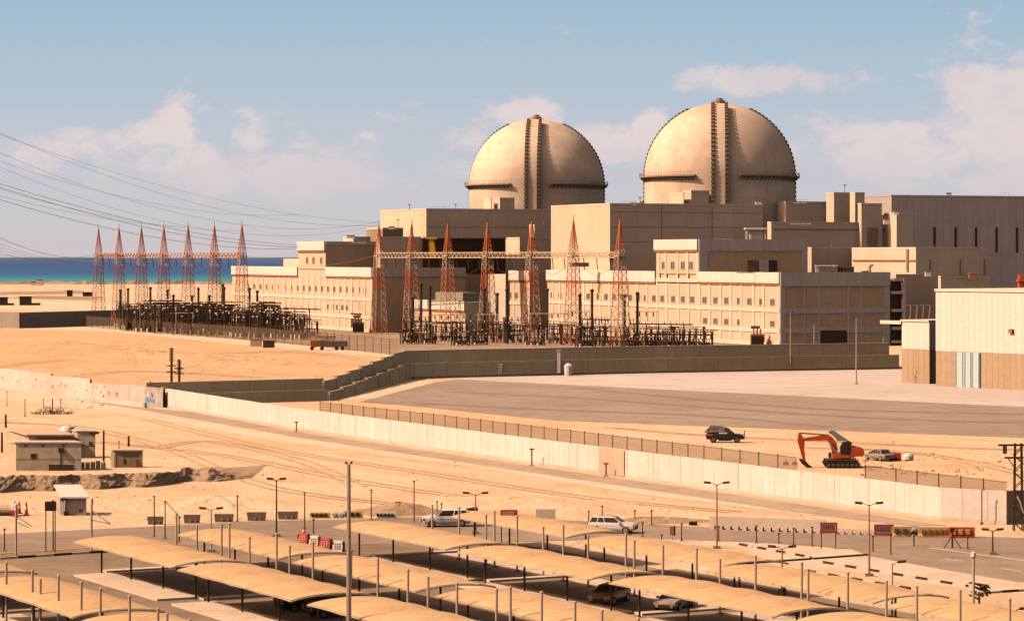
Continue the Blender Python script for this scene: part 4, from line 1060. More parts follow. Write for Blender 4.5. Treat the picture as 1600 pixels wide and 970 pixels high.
# transformers and plant vehicles
for k, (px, py) in enumerate(((1183, 541), (560, 520), (420, 522))):
    c = G(px, py); t_ = thing('transformer', ['brown power transformer against the near annex wall', 'dark power transformer before the far annex', 'squat power transformer at the edge of the left switchyard'][k], 'transformer', c)
    MB().box(c.x-1.9, c.x+1.9, c.y-1.5, c.y+1.5, .3, 3.6).build('tank', rust if k == 0 else darkm, t_)
    m = MB()
    for i in range(6): m.box(c.x-1.8+i*.65, c.x-1.5+i*.65, c.y-2.1, c.y-1.5, .6, 3.2)
    m.build('radiator', darkm, t_)
    for dx in (-1, 0, 1): m = MB(); m.lathe([(.2, 3.6), (.3, 3.9), (.18, 4.2), (.3, 4.5), (.15, 5.2)], 6, (c.x+dx, c.y, 0)); m.build('bushing', rust, t_)
    MB().bar((c.x-1.8, c.y, 5.6), (c.x+.8, c.y, 5.6), .45, 8).build('conservator', dkgrey, t_)

# ------------------------------------------------------------------ overhead lines
def cable(label, a, b, sag, r_=.07, n=26):
    m = MB(); P = []
    for k in range(n+1):
        f = k/n; p = a.lerp(b, f); p.z -= sag*4*f*(1-f); P.append(p)
    m.tube(P, r_, 3); o = m.build('power_cable', cable_m); tag(o, label, 'cable', 'overhead power cables')
def YP(px, py, Y): return Vector(((px-800)*Y/F, Y, zat(py, Y)))
cab = [((-40, 190), (592, 352), 620, 935, 7), ((-40, 196), (605, 348), 640, 1000, 5), ((-40, 222), (590, 347), 620, 1000, 9), ((-40, 238), (470, 335), 640, 980, 5), ((-40, 244), (590, 352), 660, 1000, 10),
       ((-40, 275), (468, 383), 600, 960, 3), ((-40, 280), (468, 386), 605, 960, 3.5), ((-40, 284), (380, 360), 610, 960, 3), ((-40, 296), (300, 354), 610, 1005, 2), ((-40, 300), (466, 388), 620, 962, 4),
       ((-40, 350), (156, 396), 640, 1050, 4), ((-40, 356), (188, 397), 640, 1040, 4), ((-40, 364), (222, 397), 650, 1030, 5), ((-40, 372), (256, 398), 650, 1020, 5), ((-40, 378), (160, 399), 655, 1050, 3), ((-40, 384), (295, 398), 655, 1000, 5), ((-40, 392), (336, 399), 660, 960, 3),
       ((380, 352), (592, 356), 935, 935, 4), ((378, 396), (592, 397), 932, 936, 4)]
for k, (a, b, Ya, Yb, sg) in enumerate(cab):
    cable('%s overhead power cable counted down from the top at the left edge' % ORD[k] if k < 17 else ['thin cable strung from the left towers to the right towers at spire height', 'thin cable strung between the two tower rows at beam height'][k-17],
          YP(a[0], a[1], Ya), YP(b[0], b[1], Yb), sg, .075 if k in (5, 6, 9) else .04)

# ------------------------------------------------------------------ parking canopies
def make_canopy():
    r = thing('parking_canopy', 'x', 'canopy', (0, 0, 0), 'sand-coloured parking canopies')
    Lc, Wc, nb = 21.0, 6.4, 4; nx, ny = 48, 14
    m = MB(); m.smooth = True
    def pt(i, j):
        x = Lc*i/nx; v = j/ny; e = abs(math.sin(PI*x/(Lc/nb))); ar = 1-(2*v-1)**2
        ar = ar**.85; endf = min(1, min(x, Lc-x)/2.6); rise = .20+.22*endf; tri = abs(((x/(Lc/nb)) % 1)-.5)*2
        inx = .14*e*(1-ar)
        y = inx+v*(Wc-2*inx)
        pk = math.exp(-((x % (Lc/nb)-Lc/nb*.5)/1.0)**2)*.0
        z = 2.66+(rise-.18+.32*tri)*ar+.05*(1-abs(2*v-1))*abs(math.sin(PI*x/(Lc/nb)*2))
        xx = x
        return Vector((xx, y, z))
    for i in range(nx):
        for j in range(ny): m.quad(pt(i, j), pt(i+1, j), pt(i+1, j+1), pt(i, j+1))
    ob = m.build('shade_cloth', cloth, r)
    import bmesh
    bm = bmesh.new(); bm.from_mesh(ob.data); bmesh.ops.remove_doubles(bm, verts=bm.verts, dist=.001); bm.to_mesh(ob.data); bm.free()
    for p in ob.data.polygons: p.use_smooth = True
    for k in range(nb+1):
        i = int(nx*k/nb); q = MB(); P = [pt(i, j)+Vector((0, 0, -.10)) for j in range(ny+1)]; q.tube(P, .06, 5); q.build('arch_rib', polem, r)
    for v in (0, ny):
        q = MB(); q.tube([pt(i, v)+Vector((0, 0, -.06)) for i in range(0, nx+1, 2)], .05, 4); q.build('edge_pipe', polem, r)
    for x in (.4, 7.0, 13.8, 20.4):
        q = MB(); q.bar((x, 2.3, 0), (x, 2.3, 2.78), .085, 6); q.build('post', darkm, r)
    return r
can0 = make_canopy()
RZ = math.atan2(D.y, D.x)
rows = [(60.6, 'nearest left', [(-216.5,), (-191.5,), (-168.5,)]), (76.9, 'leftmost complete', [(-215.5,), (-192.6,), (-169.2,)]),
        (86.6, 'second complete', [(-217,), (-193.2,), (-169.2,), (-146,)]), (101, 'third complete', [(-216.8,), (-193.6,), (-170,), (-146.6,)]),
        (111, 'right-hand', [(-220.3, 114.2), (-195.6, 113.2), (-172.8, 111), (-149.5, 110.2)])]
k = 0
nm = ['farthest', 'second', 'third', 'nearest']
for q, rn, rs in rows:
    for i, rr_ in enumerate(rs):
        r_ = rr_[0]; p = QR(rr_[1] if len(rr_) > 1 else q, r_)
        first_or_dup(can0, k, p, RZ+random.uniform(-.012, .012), '%s sand-coloured canopy from the road in the %s row' % (nm[i], rn), (1, 1, 1)); k += 1
# posts standing between the back-to-back canopies
def make_post():
    r = thing('canopy_post', 'x', 'post', (0, 0, 0), 'tall pale posts between the canopy rows')
    m = MB(); m.lathe([(.095, 0), (.095, 4.35), (.12, 4.36), (.12, 4.45), (.02, 4.5)], 8); m.build('shaft', polem, r)
    m = MB(); m.box(-.2, .2, -.2, .2, .0, .14); m.build('base_plate', conc_dark, r)
    return r
post0 = make_post(); k = 0
for q, rn in ((109.7, 'right-hand pair of canopy rows'), (85.8, 'left-hand pair of canopy rows'), (62.0, 'canopy rows at the left edge')):
    idx = 0
    for r0 in (-216, -193, -169.6, -146.5):
        for dx in (1.0, 5.6, 10.8, 12.2, 16.4, 20.8):
            r_ = r0+dx+random.uniform(-.4, .4)
            if r_ > -127: continue
            p = QR(q+random.uniform(-.15, .15), r_)
            first_or_dup(post0, k, p, RZ, 'tall pale post between the %s, number %d from the road' % (rn, idx+1), (1, 1, random.uniform(.9, 1.08))); k += 1; idx += 1

# ------------------------------------------------------------------ lamps and poles
def lamp(label, base, top, double=True, arm=1.0, rr=.075, mat=None, Y=None, rz=.0, col=None):
    mat = mat or polem
    if Y: c = PY(base[0], Y)
    else: c = G(*base)
    h = zat(top[1], c.y)
    r = thing('street_lamp', label, 'street lamp', c)
    m = MB(); m.bar(c, c+Vector((0, 0, h)), rr*1.25, 8, rr*.75); m.build('pole', mat, r)
    m = MB(); m.box(c.x-.32, c.x+.32, c.y-.32, c.y+.32, 0, .25); m.build('base', conc_dark, r)
    a = math.radians(rz)
    for sgn in ((-1, 1) if double else (1,)):
        e = c+Vector((math.cos(a)*sgn*arm, math.sin(a)*sgn*arm, h+.12))
        m = MB(); m.bar(c+Vector((0, 0, h-.1)), e, .045); m.build('arm', mat, r)
        hl = .6 if arm > .2 else .12
        m = MB(); m.bar(e, e+Vector((math.cos(a)*sgn*hl, math.sin(a)*sgn*hl, .05)), .11 if arm > .2 else .08, 6); m.build('lamp_head', darkm, r)
    return r
rsty = paint('rusty_lamp_pole', (.48, .28, .18), .6)
lamp('twin-headed street lamp on the paving left of the first red road sign', (1120, 857), (1120, 756), arm=.55, mat=rsty)
lamp('twin-headed street lamp between the two red framed road signs', (1358, 900), (1358, 788), arm=.55, mat=rsty)
lamp('short twin-headed lamp behind the right-hand canopy row', (1222, 925), (1222, 856), arm=.5, mat=rsty)
lamp('single-headed pale lamp in front of the pale paved plaza', (1394, 968), (1394, 880), False, arm=.4)
lamp('twin-headed lamp rising behind the farthest canopy of the second row', (330, 862), (330, 796), arm=.45, mat=polem)
lamp('slim twin-headed lamp left of the red and white barriers', (432, 838), (432, 750), arm=.3, mat=darkm)
lamp('twin-headed lamp just right of the white car with open tailgate', (743, 834), (743, 772), arm=.6, mat=rsty)
lamp('tall grey lamp pole with twin heads in the concrete yard before the warehouse', (1338, 600), (1338, 498), arm=.45, rr=.12)
lamp('tall thin lamp pole with small heads left in the concrete yard', (1235, 579), (1235, 488), arm=.25, rr=.1)
lamp('short thin lamp pole behind the right end of the brown wall', (1380, 571), (1380, 526), False, arm=.3, rr=.1)
lamp('short thin lamp pole behind the brown wall below the shaded annex end', (1272, 573), (1272, 508), False, arm=.2, rr=.1)
lamp('low dark lamp on a black block base on the traffic island', (1551, 866), (1551, 829), arm=.35, mat=darkm)
lamp('single-headed dark lamp at the bottom right corner among the equipment', (1584, 985), (1584, 953), False, arm=.4, mat=darkm, Y=192)
t_ = lamp('nearest and tallest lamp pole, crossing the whole car park left of centre', (545, 990), (545, 726), arm=.12, rr=.15, Y=178, mat=grey)
c = G(1521, 985); r = thing('barrier_post', 'pale column with white rounded top before the branch road', 'post', c)
MB().bar(c, c+Vector((0, 0, zat(866, c.y))), .1, 8).build('shaft', polem, r); MB().lathe([(.1, zat(872, c.y)), (.2, zat(869, c.y)), (.18, zat(863, c.y)), (.05, zat(861, c.y))], 8, (c.x, c.y, 0)).build('white_cap', white, r)
def pole(label, base, top, r_=.06, mat=darkm, group=None, name='pole', cap=True):
    c = G(*base); h = zat(top, c.y); r = thing(name, label, 'pole', c, group)
    MB().bar(c, c+Vector((0, 0, h)), r_*1.1, 6, r_*.9).build('shaft', mat, r)
    MB().box(c.x-.13, c.x+.13, c.y-.13, c.y+.13, 0, .12).build('foot', conc_dark, r)
    if cap: MB().box(c.x-.1, c.x+.1, c.y-.1, c.y+.1, h-.02, h+.1).build('cap', mat, r)
    return r
tall = [(241, 838, 776, 'beside the leftmost dark road block'), (258, 842, 784, 'with a leaning white arm at the left'), (371, 815, 775, 'between the dark road blocks'), (476, 825, 770, 'above the red and white barriers'),
        (580, 812, 766, 'right of the tall grey lamp'), (647, 815, 752, 'left of the white car with open tailgate'), (280, 847, 809, 'at the lower end of the leaning white arm'), (490, 833, 812, 'dark spotted post beside the barriers'),
        (683, 805, 784, 'behind the nose of the white car'), (690, 806, 787, 'directly behind the white car'), (920, 814, 799, 'left of the white estate car'), (941, 813, 791, 'behind the roof of the white estate car'), (992, 815, 798, 'right of the white estate car'),
        (83, 861, 783, 'carrying the black sign by the hut'), (7, 861, 827, 'at the left edge beside the road')]
for x, b, t, d in tall: pole('thin dark pole '+d, (x, b), t, .055)
spots = [(1004, 838, 817), (1065, 845, 819), (1123, 845, 823), (1182, 848, 822), (1217, 849, 834), (1240, 851, 826), (1269, 853, 824), (1034, 852, 836), (1364, 862, 838), (1392, 866, 836), (1512, 858, 840), (1018, 820, 798)]
for k, (x, b, t) in enumerate(spots): pole('short dark roadside post, %s of the posts along the near road edge' % ORD[k], (x, b), t, .055, group='short posts along the road')
for k, (x, b, t) in enumerate(((1003, 857, 812), (720, 833, 790), (960, 880, 800))): pass
c = G(1488, 856); r = thing('tripod_stand', 'dark tripod stand on the traffic island before the orange barriers', 'tripod', c)
MB().bar(c, c+Vector((0, 0, 1.5)), .09, 6).build('post', darkm, r)
for dx, dy in ((-.75, 0), (.75, -.3), (.1, .7)): MB().bar(c+Vector((0, 0, 1.15)), c+Vector((dx, dy, 0)), .05).build('leg', darkm, r)
MB().box(c.x-.18, c.x+.18, c.y-.15, c.y+.15, 1.45, 1.8).build('head', black, r)
c = G(1428, 853); r = thing('road_marker', 'dark marker post with a wide head before the yellow barrier', 'marker', c)
MB().bar(c, c+Vector((0, 0, 1.1)), .07, 6).build('post', darkm, r); MB().prism([c+Vector((-.4, 0, 1.05)), c+Vector((.4, 0, 1.05)), c+Vector((.4, .1, 1.05)), c+Vector((-.4, .1, 1.05))], [c+Vector((-.1, 0, 1.4)), c+Vector((.1, 0, 1.4)), c+Vector((.1, .1, 1.4)), c+Vector((-.1, .1, 1.4))]).build('head', black, r)
# white leaning arms
for k, (x0, y0, x1, y1, b, lb) in enumerate(((143, 797, 172, 818, 862, 'white bent gate arm on a pale post beside the guard hut'), (25, 806, 50, 822, 868, 'white broken gate arm on a pale post at the left edge'), (259, 784, 283, 809, 843, 'white leaning arm between two thin poles'))):
    c = G(x0, b); z0 = zat(y0, c.y); z1 = zat(y1, c.y); x_ = (x1-800)*c.y/F
    r = thing('barrier_gate', lb, 'barrier gate', c)
    if k < 2: MB().bar(c, c+Vector((0, 0, z0+.9)), .1, 8).build('post', polem, r); MB().lathe([(.16, z0+.5), (.17, z0+1.0), (.05, z0+1.15)], 8, (c.x, c.y, 0)).build('white_head', white, r)
    MB().bar((c.x, c.y, z0), (x_, c.y, z1), .075).build('arm', white, r)
    if k == 0: MB().bar((x_, c.y, z1), (c.x, c.y, z1+.35), .075).build('lower_arm', white, r)
    if k == 1: MB().bar((c.x+.2, c.y, z0-.6), (c.x+1.1, c.y, z0-1.0), .07).build('lower_arm', white, r)

# utility poles
for k, (x, b, t, lb) in enumerate(((268, 612, 543, 'taller dark utility pole behind the diagonal wall'), (280, 612, 561, 'shorter dark utility pole behind the diagonal wall'))):
    c = G(x, b); h = zat(t, c.y); r = thing('utility_pole', lb, 'utility pole', c)
    MB().bar(c, c+Vector((0, 0, h)), .28, 8, .2).build('pole', darkm, r)
    for z in (h-3.6, h-4.8) if k == 0 else (h-1.9, h-2.9):
        MB().box(c.x-.95, c.x+.95, c.y-.1, c.y+.1, z, z+.22).build('crossarm', darkm, r)
    m = MB()
    for i in range(6): m.box(c.x-.42, c.x+.42, c.y-.15, c.y+.15, h-.4-i*.42, h-.22-i*.42)
    m.build('rung_pack', darkm, r)
# lattice pole far right
c = PY(1591, 262); r = thing('lattice_pole', 'dark lattice power pole with crossarms at the right edge', 'power pole', c); h = zat(692, 262)
for dx in (-.42, .42):
    for dy in (-.42, .42): MB().bar(c+Vector((dx, dy, 0)), c+Vector((dx*.7, dy*.7, h)), .075).build('leg', black, r)
m = MB(); z = 0; k = 0
while z < h-.8:
    a = (-1) ** k*.42; m.bar(c+Vector((a, -.42, z)), c+Vector((-a, -.42, z+.8)), .05); m.bar(c+Vector((a, .42, z)), c+Vector((-a, .42, z+.8)), .05); m.bar(c+Vector((a, -.42, z)), c+Vector((a, .42, z)), .05); z += .8; k += 1
m.build('bracing', black, r)
for z, w0, w1 in ((h-.1, -1.9, .6), (h-1.3, -1.3, .5)): MB().box(c.x+w0, c.x+w1, c.y-.1, c.y+.1, z-.18, z).build('crossarm', black, r)
MB().bar(c+Vector((-1.0, 0, h-1.4)), c+Vector((-.4, 0, h-2.3)), .06).build('stay', black, r)
MB().box(c.x-1.45, c.x-1.1, c.y-.15, c.y+.15, h-1.0, h-.3).build('insulator_box', darkm, r)
MB().tube([c+Vector((-.2, -.5, h-5)), c+Vector((.1, -.6, h-5.6)), c+Vector((.4, -.5, h-6.6))], .09, 5).build('bent_cable', polem, r)
c = G(1533, 818.5); r = thing('drain_pipe', 'thin brown pipe standing against the right end of the diagonal wall', 'pipe', c)
MB().tube([c+Vector((0, -.35, 0)), c+Vector((0, -.35, 3.35)), c+Vector((.35, -.35, 3.45))], .07, 6).build('pipe', rust, r)
MB().box(c.x-.12, c.x+.12, c.y-.45, c.y-.25, 0, .2).build('foot', darkm, r)
for k, (x, y) in enumerate(((463, 675), (507, 677), (831, 728), (947, 744))):
    c = G(x, y); r = thing('wall_light', '%s small dark light post from the left at the foot of the diagonal wall' % ORD[k], 'light post', c, 'light posts at the wall foot')
    MB().bar(c, c+Vector((0, 0, 1.5+.3*(k % 3))), .09, 6).build('post', darkm, r); MB().box(c.x-.35, c.x+.25, c.y-.3, c.y+.1, 0, .18).build('base', pave, r)
    MB().box(c.x-.3, c.x+.3, c.y-.1, c.y+.1, 1.45+.3*(k % 3), 1.6+.3*(k % 3)).build('head', darkm, r)

# ------------------------------------------------------------------ road blocks, barriers, signs
def jersey_mesh(mb, c, L, h, ang=0, w=.6):
    d = Vector((math.cos(ang), math.sin(ang), 0)); n = Vector((-d.y, d.x, 0))
    pr = [(-w/2, 0), (w/2, 0), (w/2, .12*h/.8), (w*.2, h*.42), (w*.14, h), (-w*.14, h), (-w*.2, h*.42), (-w/2, .12*h/.8)]
    A = [c-d*L/2+n*y+Vector((0, 0, z)) for y, z in pr]; B = [c+d*L/2+n*y+Vector((0, 0, z)) for y, z in pr]
    mb.prism(A, B)
blocks = [(243, 819, 26), (300, 817, 27), (350, 815, 31), (401, 813, 31), (450, 811, 33)]
greyb = paint('dark_weathered_plastic', (.17, .135, .095), .8, dirt=.4)
for k, (x, y, w) in enumerate(blocks):
    c = G(x, y); s_ = (y-HY)/H; r = thing('road_block', '%s dark grey road block from the left beyond the road' % ORD[k], 'road block', c, 'dark road blocks beyond the road')
    m = MB(); L = w/s_*.98; h = .78+.06*(k % 2)
    m.prism([c+Vector((-L/2+.12, -.3, 0)), c+Vector((L/2-.12, -.3, 0)), c+Vector((L/2-.12, .3, 0)), c+Vector((-L/2+.12, .3, 0))], [c+Vector((-L/2, -.16, h)), c+Vector((L/2, -.16, h)), c+Vector((L/2, .16, h)), c+Vector((-L/2, .16, h))]); m.build('body', greyb, r)
    m = MB(); m.box(c.x-.3, c.x-.05, c.y-.33, c.y-.2, .1, .34); m.box(c.x+.3, c.x+.5, c.y-.33, c.y-.2, .1, .34); m.build('fork_slot', pebb, r)
def xb(label, x, y, w, hpx, body, mark, slots=4, name='traffic_barrier'):
    c = G(x, y); s_ = (y-HY)/H; L = w/s_; h = hpx/s_
    r = thing(name, label, 'barrier', c)
    m = MB(); jersey_mesh(m, c, L, h, random.uniform(-.06, .06)); m.build('body', body, r)
    m = MB()
    for i in range(slots):
        x0 = c.x-L*.42+i*L*.84/slots; m.box(x0, x0+L*.84/slots*.55, c.y-.36, c.y-.1, h*.35, h*.8)
    m.build('dark_panel', mark, r)
xb('pale barrier with four black squares beyond the road', 500, 809, 32, 9, yellowb, black, 4)
xb('whitish broken barrier left of the tall lamp beyond the road', 530, 809, 24, 9, white, pave, 2)
xb('yellow and black barrier just behind the tall grey lamp', 552, 809, 30, 11, yellowb, black, 3)
xb('white barrier with black triangles beyond the road', 603, 809, 34, 9, white, black, 5)
xb('faded yellow barrier with brown marks right of the second red sign', 1410, 838, 30, 16, yellowb, wood, 2)
xb('small white barrier between the yellow and orange ones', 1430, 838, 12, 17, white, pave, 1)
xb('pale orange barrier with brown marks, left of the tripod', 1462, 839, 54, 16, yellowb, rust, 5)
xb('orange barrier with dark marks and red end beyond the tripod', 1503, 840, 40, 17, orange, yellowb, 3)
xb('small dark open box beside the rubble beyond the road', 1083, 820, 13, 6, darkm, black, 2)
# white panelled barrier line
c = G(1198, 829); a = G(1108, 826); b = G(1290, 833)
r = thing('barrier_line', 'long whitewashed low wall with toothed foot beyond the road', 'barrier', a); d = (b-a).normalized(); L = (b-a).length; n = Vector((-d.y, d.x, 0))
MB().obox(a, d, L, n, .25, .3, 1.25).build('panels', concrete('whitewashed_wall', (.80, .70, .58), .5), r)
m = MB(); k = 0; x = .2
while x < L-.5: m.obox(a+d*x-n*.35, d, .42, n, .6, 0, .38); x += .8
m.build('foot_blocks', pave, r)
a = G(1300, 834); b = G(1362, 836); d = (b-a).normalized(); L = (b-a).length; n = Vector((-d.y, d.x, 0))
r = thing('barrier_line', 'row of small pale kerb teeth between the two red signs', 'barrier', a); m = MB(); x = 0
while x < L: m.obox(a+d*x, d, .4, n, .4, 0, .35); x += .75
m.build('foot_blocks', pave, r); m = MB(); m.obox(a+n*.5, d, L, n, .12, .25, .5); m.build('rail', pave, r)
def marks(m, x0, x1, y, z0, z1, seed):           # lettering too coarse to read in the photograph: rings and stems
    random.seed(seed); x = x0; w = (x1-x0)/5.5; t = (z1-z0)*.2; k = 0
    while x+w*.8 <= x1+.01:
        if k in (0, 3):
            m.box(x, x+w*.75, y-.02, y, z1-t, z1); m.box(x, x+w*.75, y-.02, y, z0, z0+t); m.box(x, x+t, y-.02, y, z0+t, z1-t)
            m.box(x+w*.75-t, x+w*.75, y-.02, y, z0+t, (z0+z1)/2)
        elif k == 1: m.box(x, x+t, y-.02, y, z0+t, z1); m.box(x, x+w*.7, y-.02, y, z0, z0+t); m.box(x+w*.7-t, x+w*.7, y-.02, y, z0+t, z1)
        else: m.box(x, x+t, y-.02, y, z0, z1-t); m.box(x, x+w*.7, y-.02, y, z1-t, z1); m.box(x+w*.7-t, x+w*.7, y-.02, y, z0, z1-t)
        x += w; k += 1
def sign(label, x0, x1, ytop, ybot, base, legs, face, frame, mk, seed=1, posts=True):
    c = G((x0+x1)/2, base); Y = c.y; X0 = (x0-800)*Y/F; X1 = (x1-800)*Y/F; z1 = zat(ytop, Y); z0 = max(zat(ybot, Y), .05)
    r = thing('road_sign', label, 'sign', c)
    MB().box(X0, X1, Y-.04, Y+.04, z0, z1).build('board', face, r)
    if frame:
        t = .13; m = MB(); m.box(X0-.02, X1+.02, Y-.08, Y+.06, z1-t, z1+.02); m.box(X0-.02, X1+.02, Y-.08, Y+.06, z0-.02, z0+t*1.5)
        m.box(X0-.02, X0+t, Y-.075, Y+.055, z0+t*1.5, z1-t); m.box(X1-t, X1+.02, Y-.075, Y+.055, z0+t*1.5, z1-t); m.build('frame', frame, r)
    if mk:
        m = MB(); marks(m, X0+.24, X1-.16, Y-.05, z0+(z1-z0)*.34, z0+(z1-z0)*.76, seed); m.build('lettering', mk, r)
    if posts:
        for X in (X0+.08, X1-.12): MB().bar((X, Y+.08, 0), (X, Y+.08, z1), .05, 6).build('post', darkm, r)
    return r
sign('red framed sign with purple grey lettering on two tall posts', 1282, 1308, 816, 832, 857, 2, pinkw, red, inkm, 3)
sign('red framed sign with purple grey lettering standing low beside the yellow barrier', 1366, 1396, 819, 835.5, 837, 2, pinkw, red, inkm, 5, False)
sign('red board with pale lettering on a post behind the canopies', 782, 809, 796, 808, 860, 1, red, None, pinkw, 4)
sign('plain cream board on a post between the two white cars', 837, 868, 795, 810, 817, 1, grid_m, None, None, 2)
sign('black rectangular sign on a pole beside the guard hut', 70, 88, 783, 798, 862, 1, black, None, None, 2)
c = G(1051, 845); r = thing('road_sign', 'small red and black sign on a short post beside the road', 'sign', c)
MB().box(c.x-.25, c.x+.1, c.y-.05, c.y+.05, .55, 1.35).build('red_board', paint('faded_red', (.72, .20, .12), .6), r); MB().box(c.x+.1, c.x+.25, c.y-.06, c.y+.06, .5, 1.4).build('black_board', black, r); MB().bar(c, c+Vector((0, 0, .6)), .05).build('post', polem, r)
# four water-filled barriers, red and white alternating
def wbar(label, cpx, cpy, w, h, m1, mm, ang, seed):
    c = G(cpx, cpy); r = thing('water_barrier', label, 'barrier', c, rz=ang)
    m = MB(); m.prism([(-w/2, -.5, 0), (w/2, -.5, 0), (w/2, .35, 0), (-w/2, .35, 0)], [(-w/2, -.2, h), (w/2, -.2, h), (w/2, .2, h), (-w/2, .2, h)]); m.build('body', m1, r)
    MB().box(-w/2-.05, -w/2+.06, -.3, .3, .05, h*.9).build('end_cap', darkm, r); MB().box(w/2-.06, w/2+.05, -.3, .3, .05, h*.9).build('end_cap', darkm, r)
    m = MB()
    for j in range(3):
        for i in range(3): random.seed(seed+i+j*3); x0 = -w*.32+i*w*.24; y = -.5+.3*(h*(.3+.2*j))/h-.03; m.box(x0, x0+w*.14, y-.02, y+.1, h*(.25+.2*j), h*(.25+.2*j)+h*.1)
    m.build('lettering', mm, r)
wbar('red water barrier with worn white lettering, leftmost of the four beside the tall lamp', 475, 850, .92, 1.0, red, pinkw, -.35, 1)
wbar('white water barrier with small red marks, second of the four beside the tall lamp', 492, 853, .85, .95, white, red, -.3, 3)
wbar('red water barrier with white lettering, third of the four beside the tall lamp', 509, 857, 1.0, .95, red, white, -.25, 5)
wbar('white water barrier next to the tall lamp pole', 529, 861, .9, .95, white, rust, -.2, 7)
def cone(label, x, y, h=1.0):
    c = G(x, y); r = thing('traffic_marker', label, 'marker', c)
    m = MB(); m.lathe([(.34, 0), (.34, .1), (.2, .12), (.07, h), (.02, h+.05)], 10, c); m.build('body', red, r)
    m = MB(); m.lathe([(.165, h*.45), (.125, h*.68)], 10, c+Vector((0, 0, .0))); m.build('white_band', white, r)
cone('red traffic marker perched behind the leftmost red barrier', 475, 836, .8); cone('tall red traffic cone left of the black sign', 41, 805, 1.35)
cone('red cone top at the left edge near the white pole', 30, 802, 1.2)
c = G(22, 806); r = thing('traffic_marker', 'red and white marker block beside the pale concrete pipe', 'marker', c); MB().box(c.x-.3, c.x+.3, c.y-.3, c.y+.3, 0, .6).build('red_base', red, r); MB().lathe([(.25, .6), (.28, 1.0), (.12, 1.5), (.02, 1.6)], 8, c).build('white_top', white, r)
c = G(8, 805); r = thing('concrete_pipe', 'dusty concrete pipe lying at the left edge beside the red markers', 'pipe', c)
MB().bar(c+Vector((-4, 0, .55)), c+Vector((.7, 0, .55)), .55, 14).build('barrel', dust, r); MB().bar(c+Vector((.55, 0, .55)), c+Vector((.8, 0, .55)), .62, 14).build('collar', pave, r)

# ------------------------------------------------------------------ vehicles
def loft(m, rings):
    n = len(rings[0]); i = len(m.v)
    for R_ in rings: m.v += [Vector(p) for p in R_]
    for a in range(len(rings)-1):
        for k in range(n): k2 = (k+1) % n; m.f.append((i+a*n+k, i+a*n+k2, i+(a+1)*n+k2, i+(a+1)*n+k))
    m.f.append(tuple(i+k for k in reversed(range(n)))); m.f.append(tuple(i+(len(rings)-1)*n+k for k in range(n)))
    return m
def make_car(label, cat, pm, st, gh, roofz, W=1.85, L=4.6, wheel=.36, name='parked_car'):
    r = thing(name, label, cat, (0, 0, 0)); hw = W/2
    m = MB(); m.smooth = False
    rings = []
    for x, zl, zb, f in st:
        w = hw*f; rings.append([(x, -w*.92, zl), (x, -w, zl+(zb-zl)*.35), (x, -w, zl+(zb-zl)*.75), (x, -w*.93, zb), (x, 0, zb+.03), (x, w*.93, zb), (x, w, zl+(zb-zl)*.75), (x, w, zl+(zb-zl)*.35), (x, w*.92, zl)])
    loft(m, rings); m.build('body', pm, r)
    x0, x1, t0, t1, zb = gh       # rear base, front base, rear top, front top, belt
    wb, wt = hw*.90, hw*.72
    m = MB(); m.prism([(x0, -wb, zb-.02), (x1, -wb, zb-.02), (x1, wb, zb-.02), (x0, wb, zb-.02)], [(t0, -wt, roofz-.05), (t1, -wt, roofz-.05), (t1, wt, roofz-.05), (t0, wt, roofz-.05)]); m.build('windows', carg, r)
    m = MB(); m.prism([(t0-.04, -wt-.03, roofz-.07), (t1+.04, -wt-.03, roofz-.07), (t1+.04, wt+.03, roofz-.07), (t0-.04, wt+.03, roofz-.07)], [(t0+.12, -wt+.1, roofz+.02), (t1-.15, -wt+.1, roofz+.02), (t1-.15, wt-.1, roofz+.02), (t0+.12, wt-.1, roofz+.02)]); m.build('roof', pm, r)
    m = MB()
    for sg in (-1, 1):
        m.bar((x1, sg*wb, zb), (t1, sg*wt, roofz-.04), .05); m.bar((x0, sg*wb, zb), (t0, sg*wt, roofz-.04), .09)
        xm = (x0+x1)/2-.05; tm = (t0+t1)/2; m.bar((xm, sg*wb*1.01, zb), (tm, sg*wt*1.01, roofz-.04), .045); xm2 = x0+.75; m.bar((xm2, sg*wb*1.01, zb), (t0+.6, sg*wt*1.01, roofz-.04), .045)
    m.build('pillars', pm, r)
    for x in (-L*.30, L*.31):
        for sg in (-1, 1):
            m = MB(); m.lathe([(wheel*.55, -.12), (wheel*.95, -.12), (wheel, -.05), (wheel, .05), (wheel*.95, .12), (wheel*.55, .12)], 16, (x, sg*(hw-.10), wheel), 'Y'); wh = m.build('wheel', tire, r)
            m = MB(); m.lathe([(wheel*.1, -.13), (wheel*.6, -.125), (wheel*.6, .125), (wheel*.1, .13)], 10, (x, sg*(hw-.10), wheel), 'Y'); m.build('rim', dkgrey if pm is carb else grey, wh)
    for sg in (-1, 1):
        m = MB(); m.box(L/2-.22, L/2-.02, sg*hw*.72-.18, sg*hw*.72+.18, zb-.32, zb-.14); m.build('headlight', grey, r)
        m = MB(); m.box(-L/2-.01, -L/2+.15, sg*hw*.76-.12, sg*hw*.76+.12, zb-.35, zb-.05); m.build('tail_light', red, r)
        m = MB(); m.box(x1-.35, x1-.15, sg*(hw+.1)-.09, sg*(hw+.1)+.09, zb, zb+.15); m.build('mirror', pm, r)
    m = MB(); m.box(L/2-.06, L/2+.015, -hw*.5, hw*.5, .42, zb-.3); m.build('grille', black, r)
    m = MB(); m.box(-L*.17, L*.17, -hw-.006, hw+.006, .28, .36); m.build('sill', tire, r)
    return r
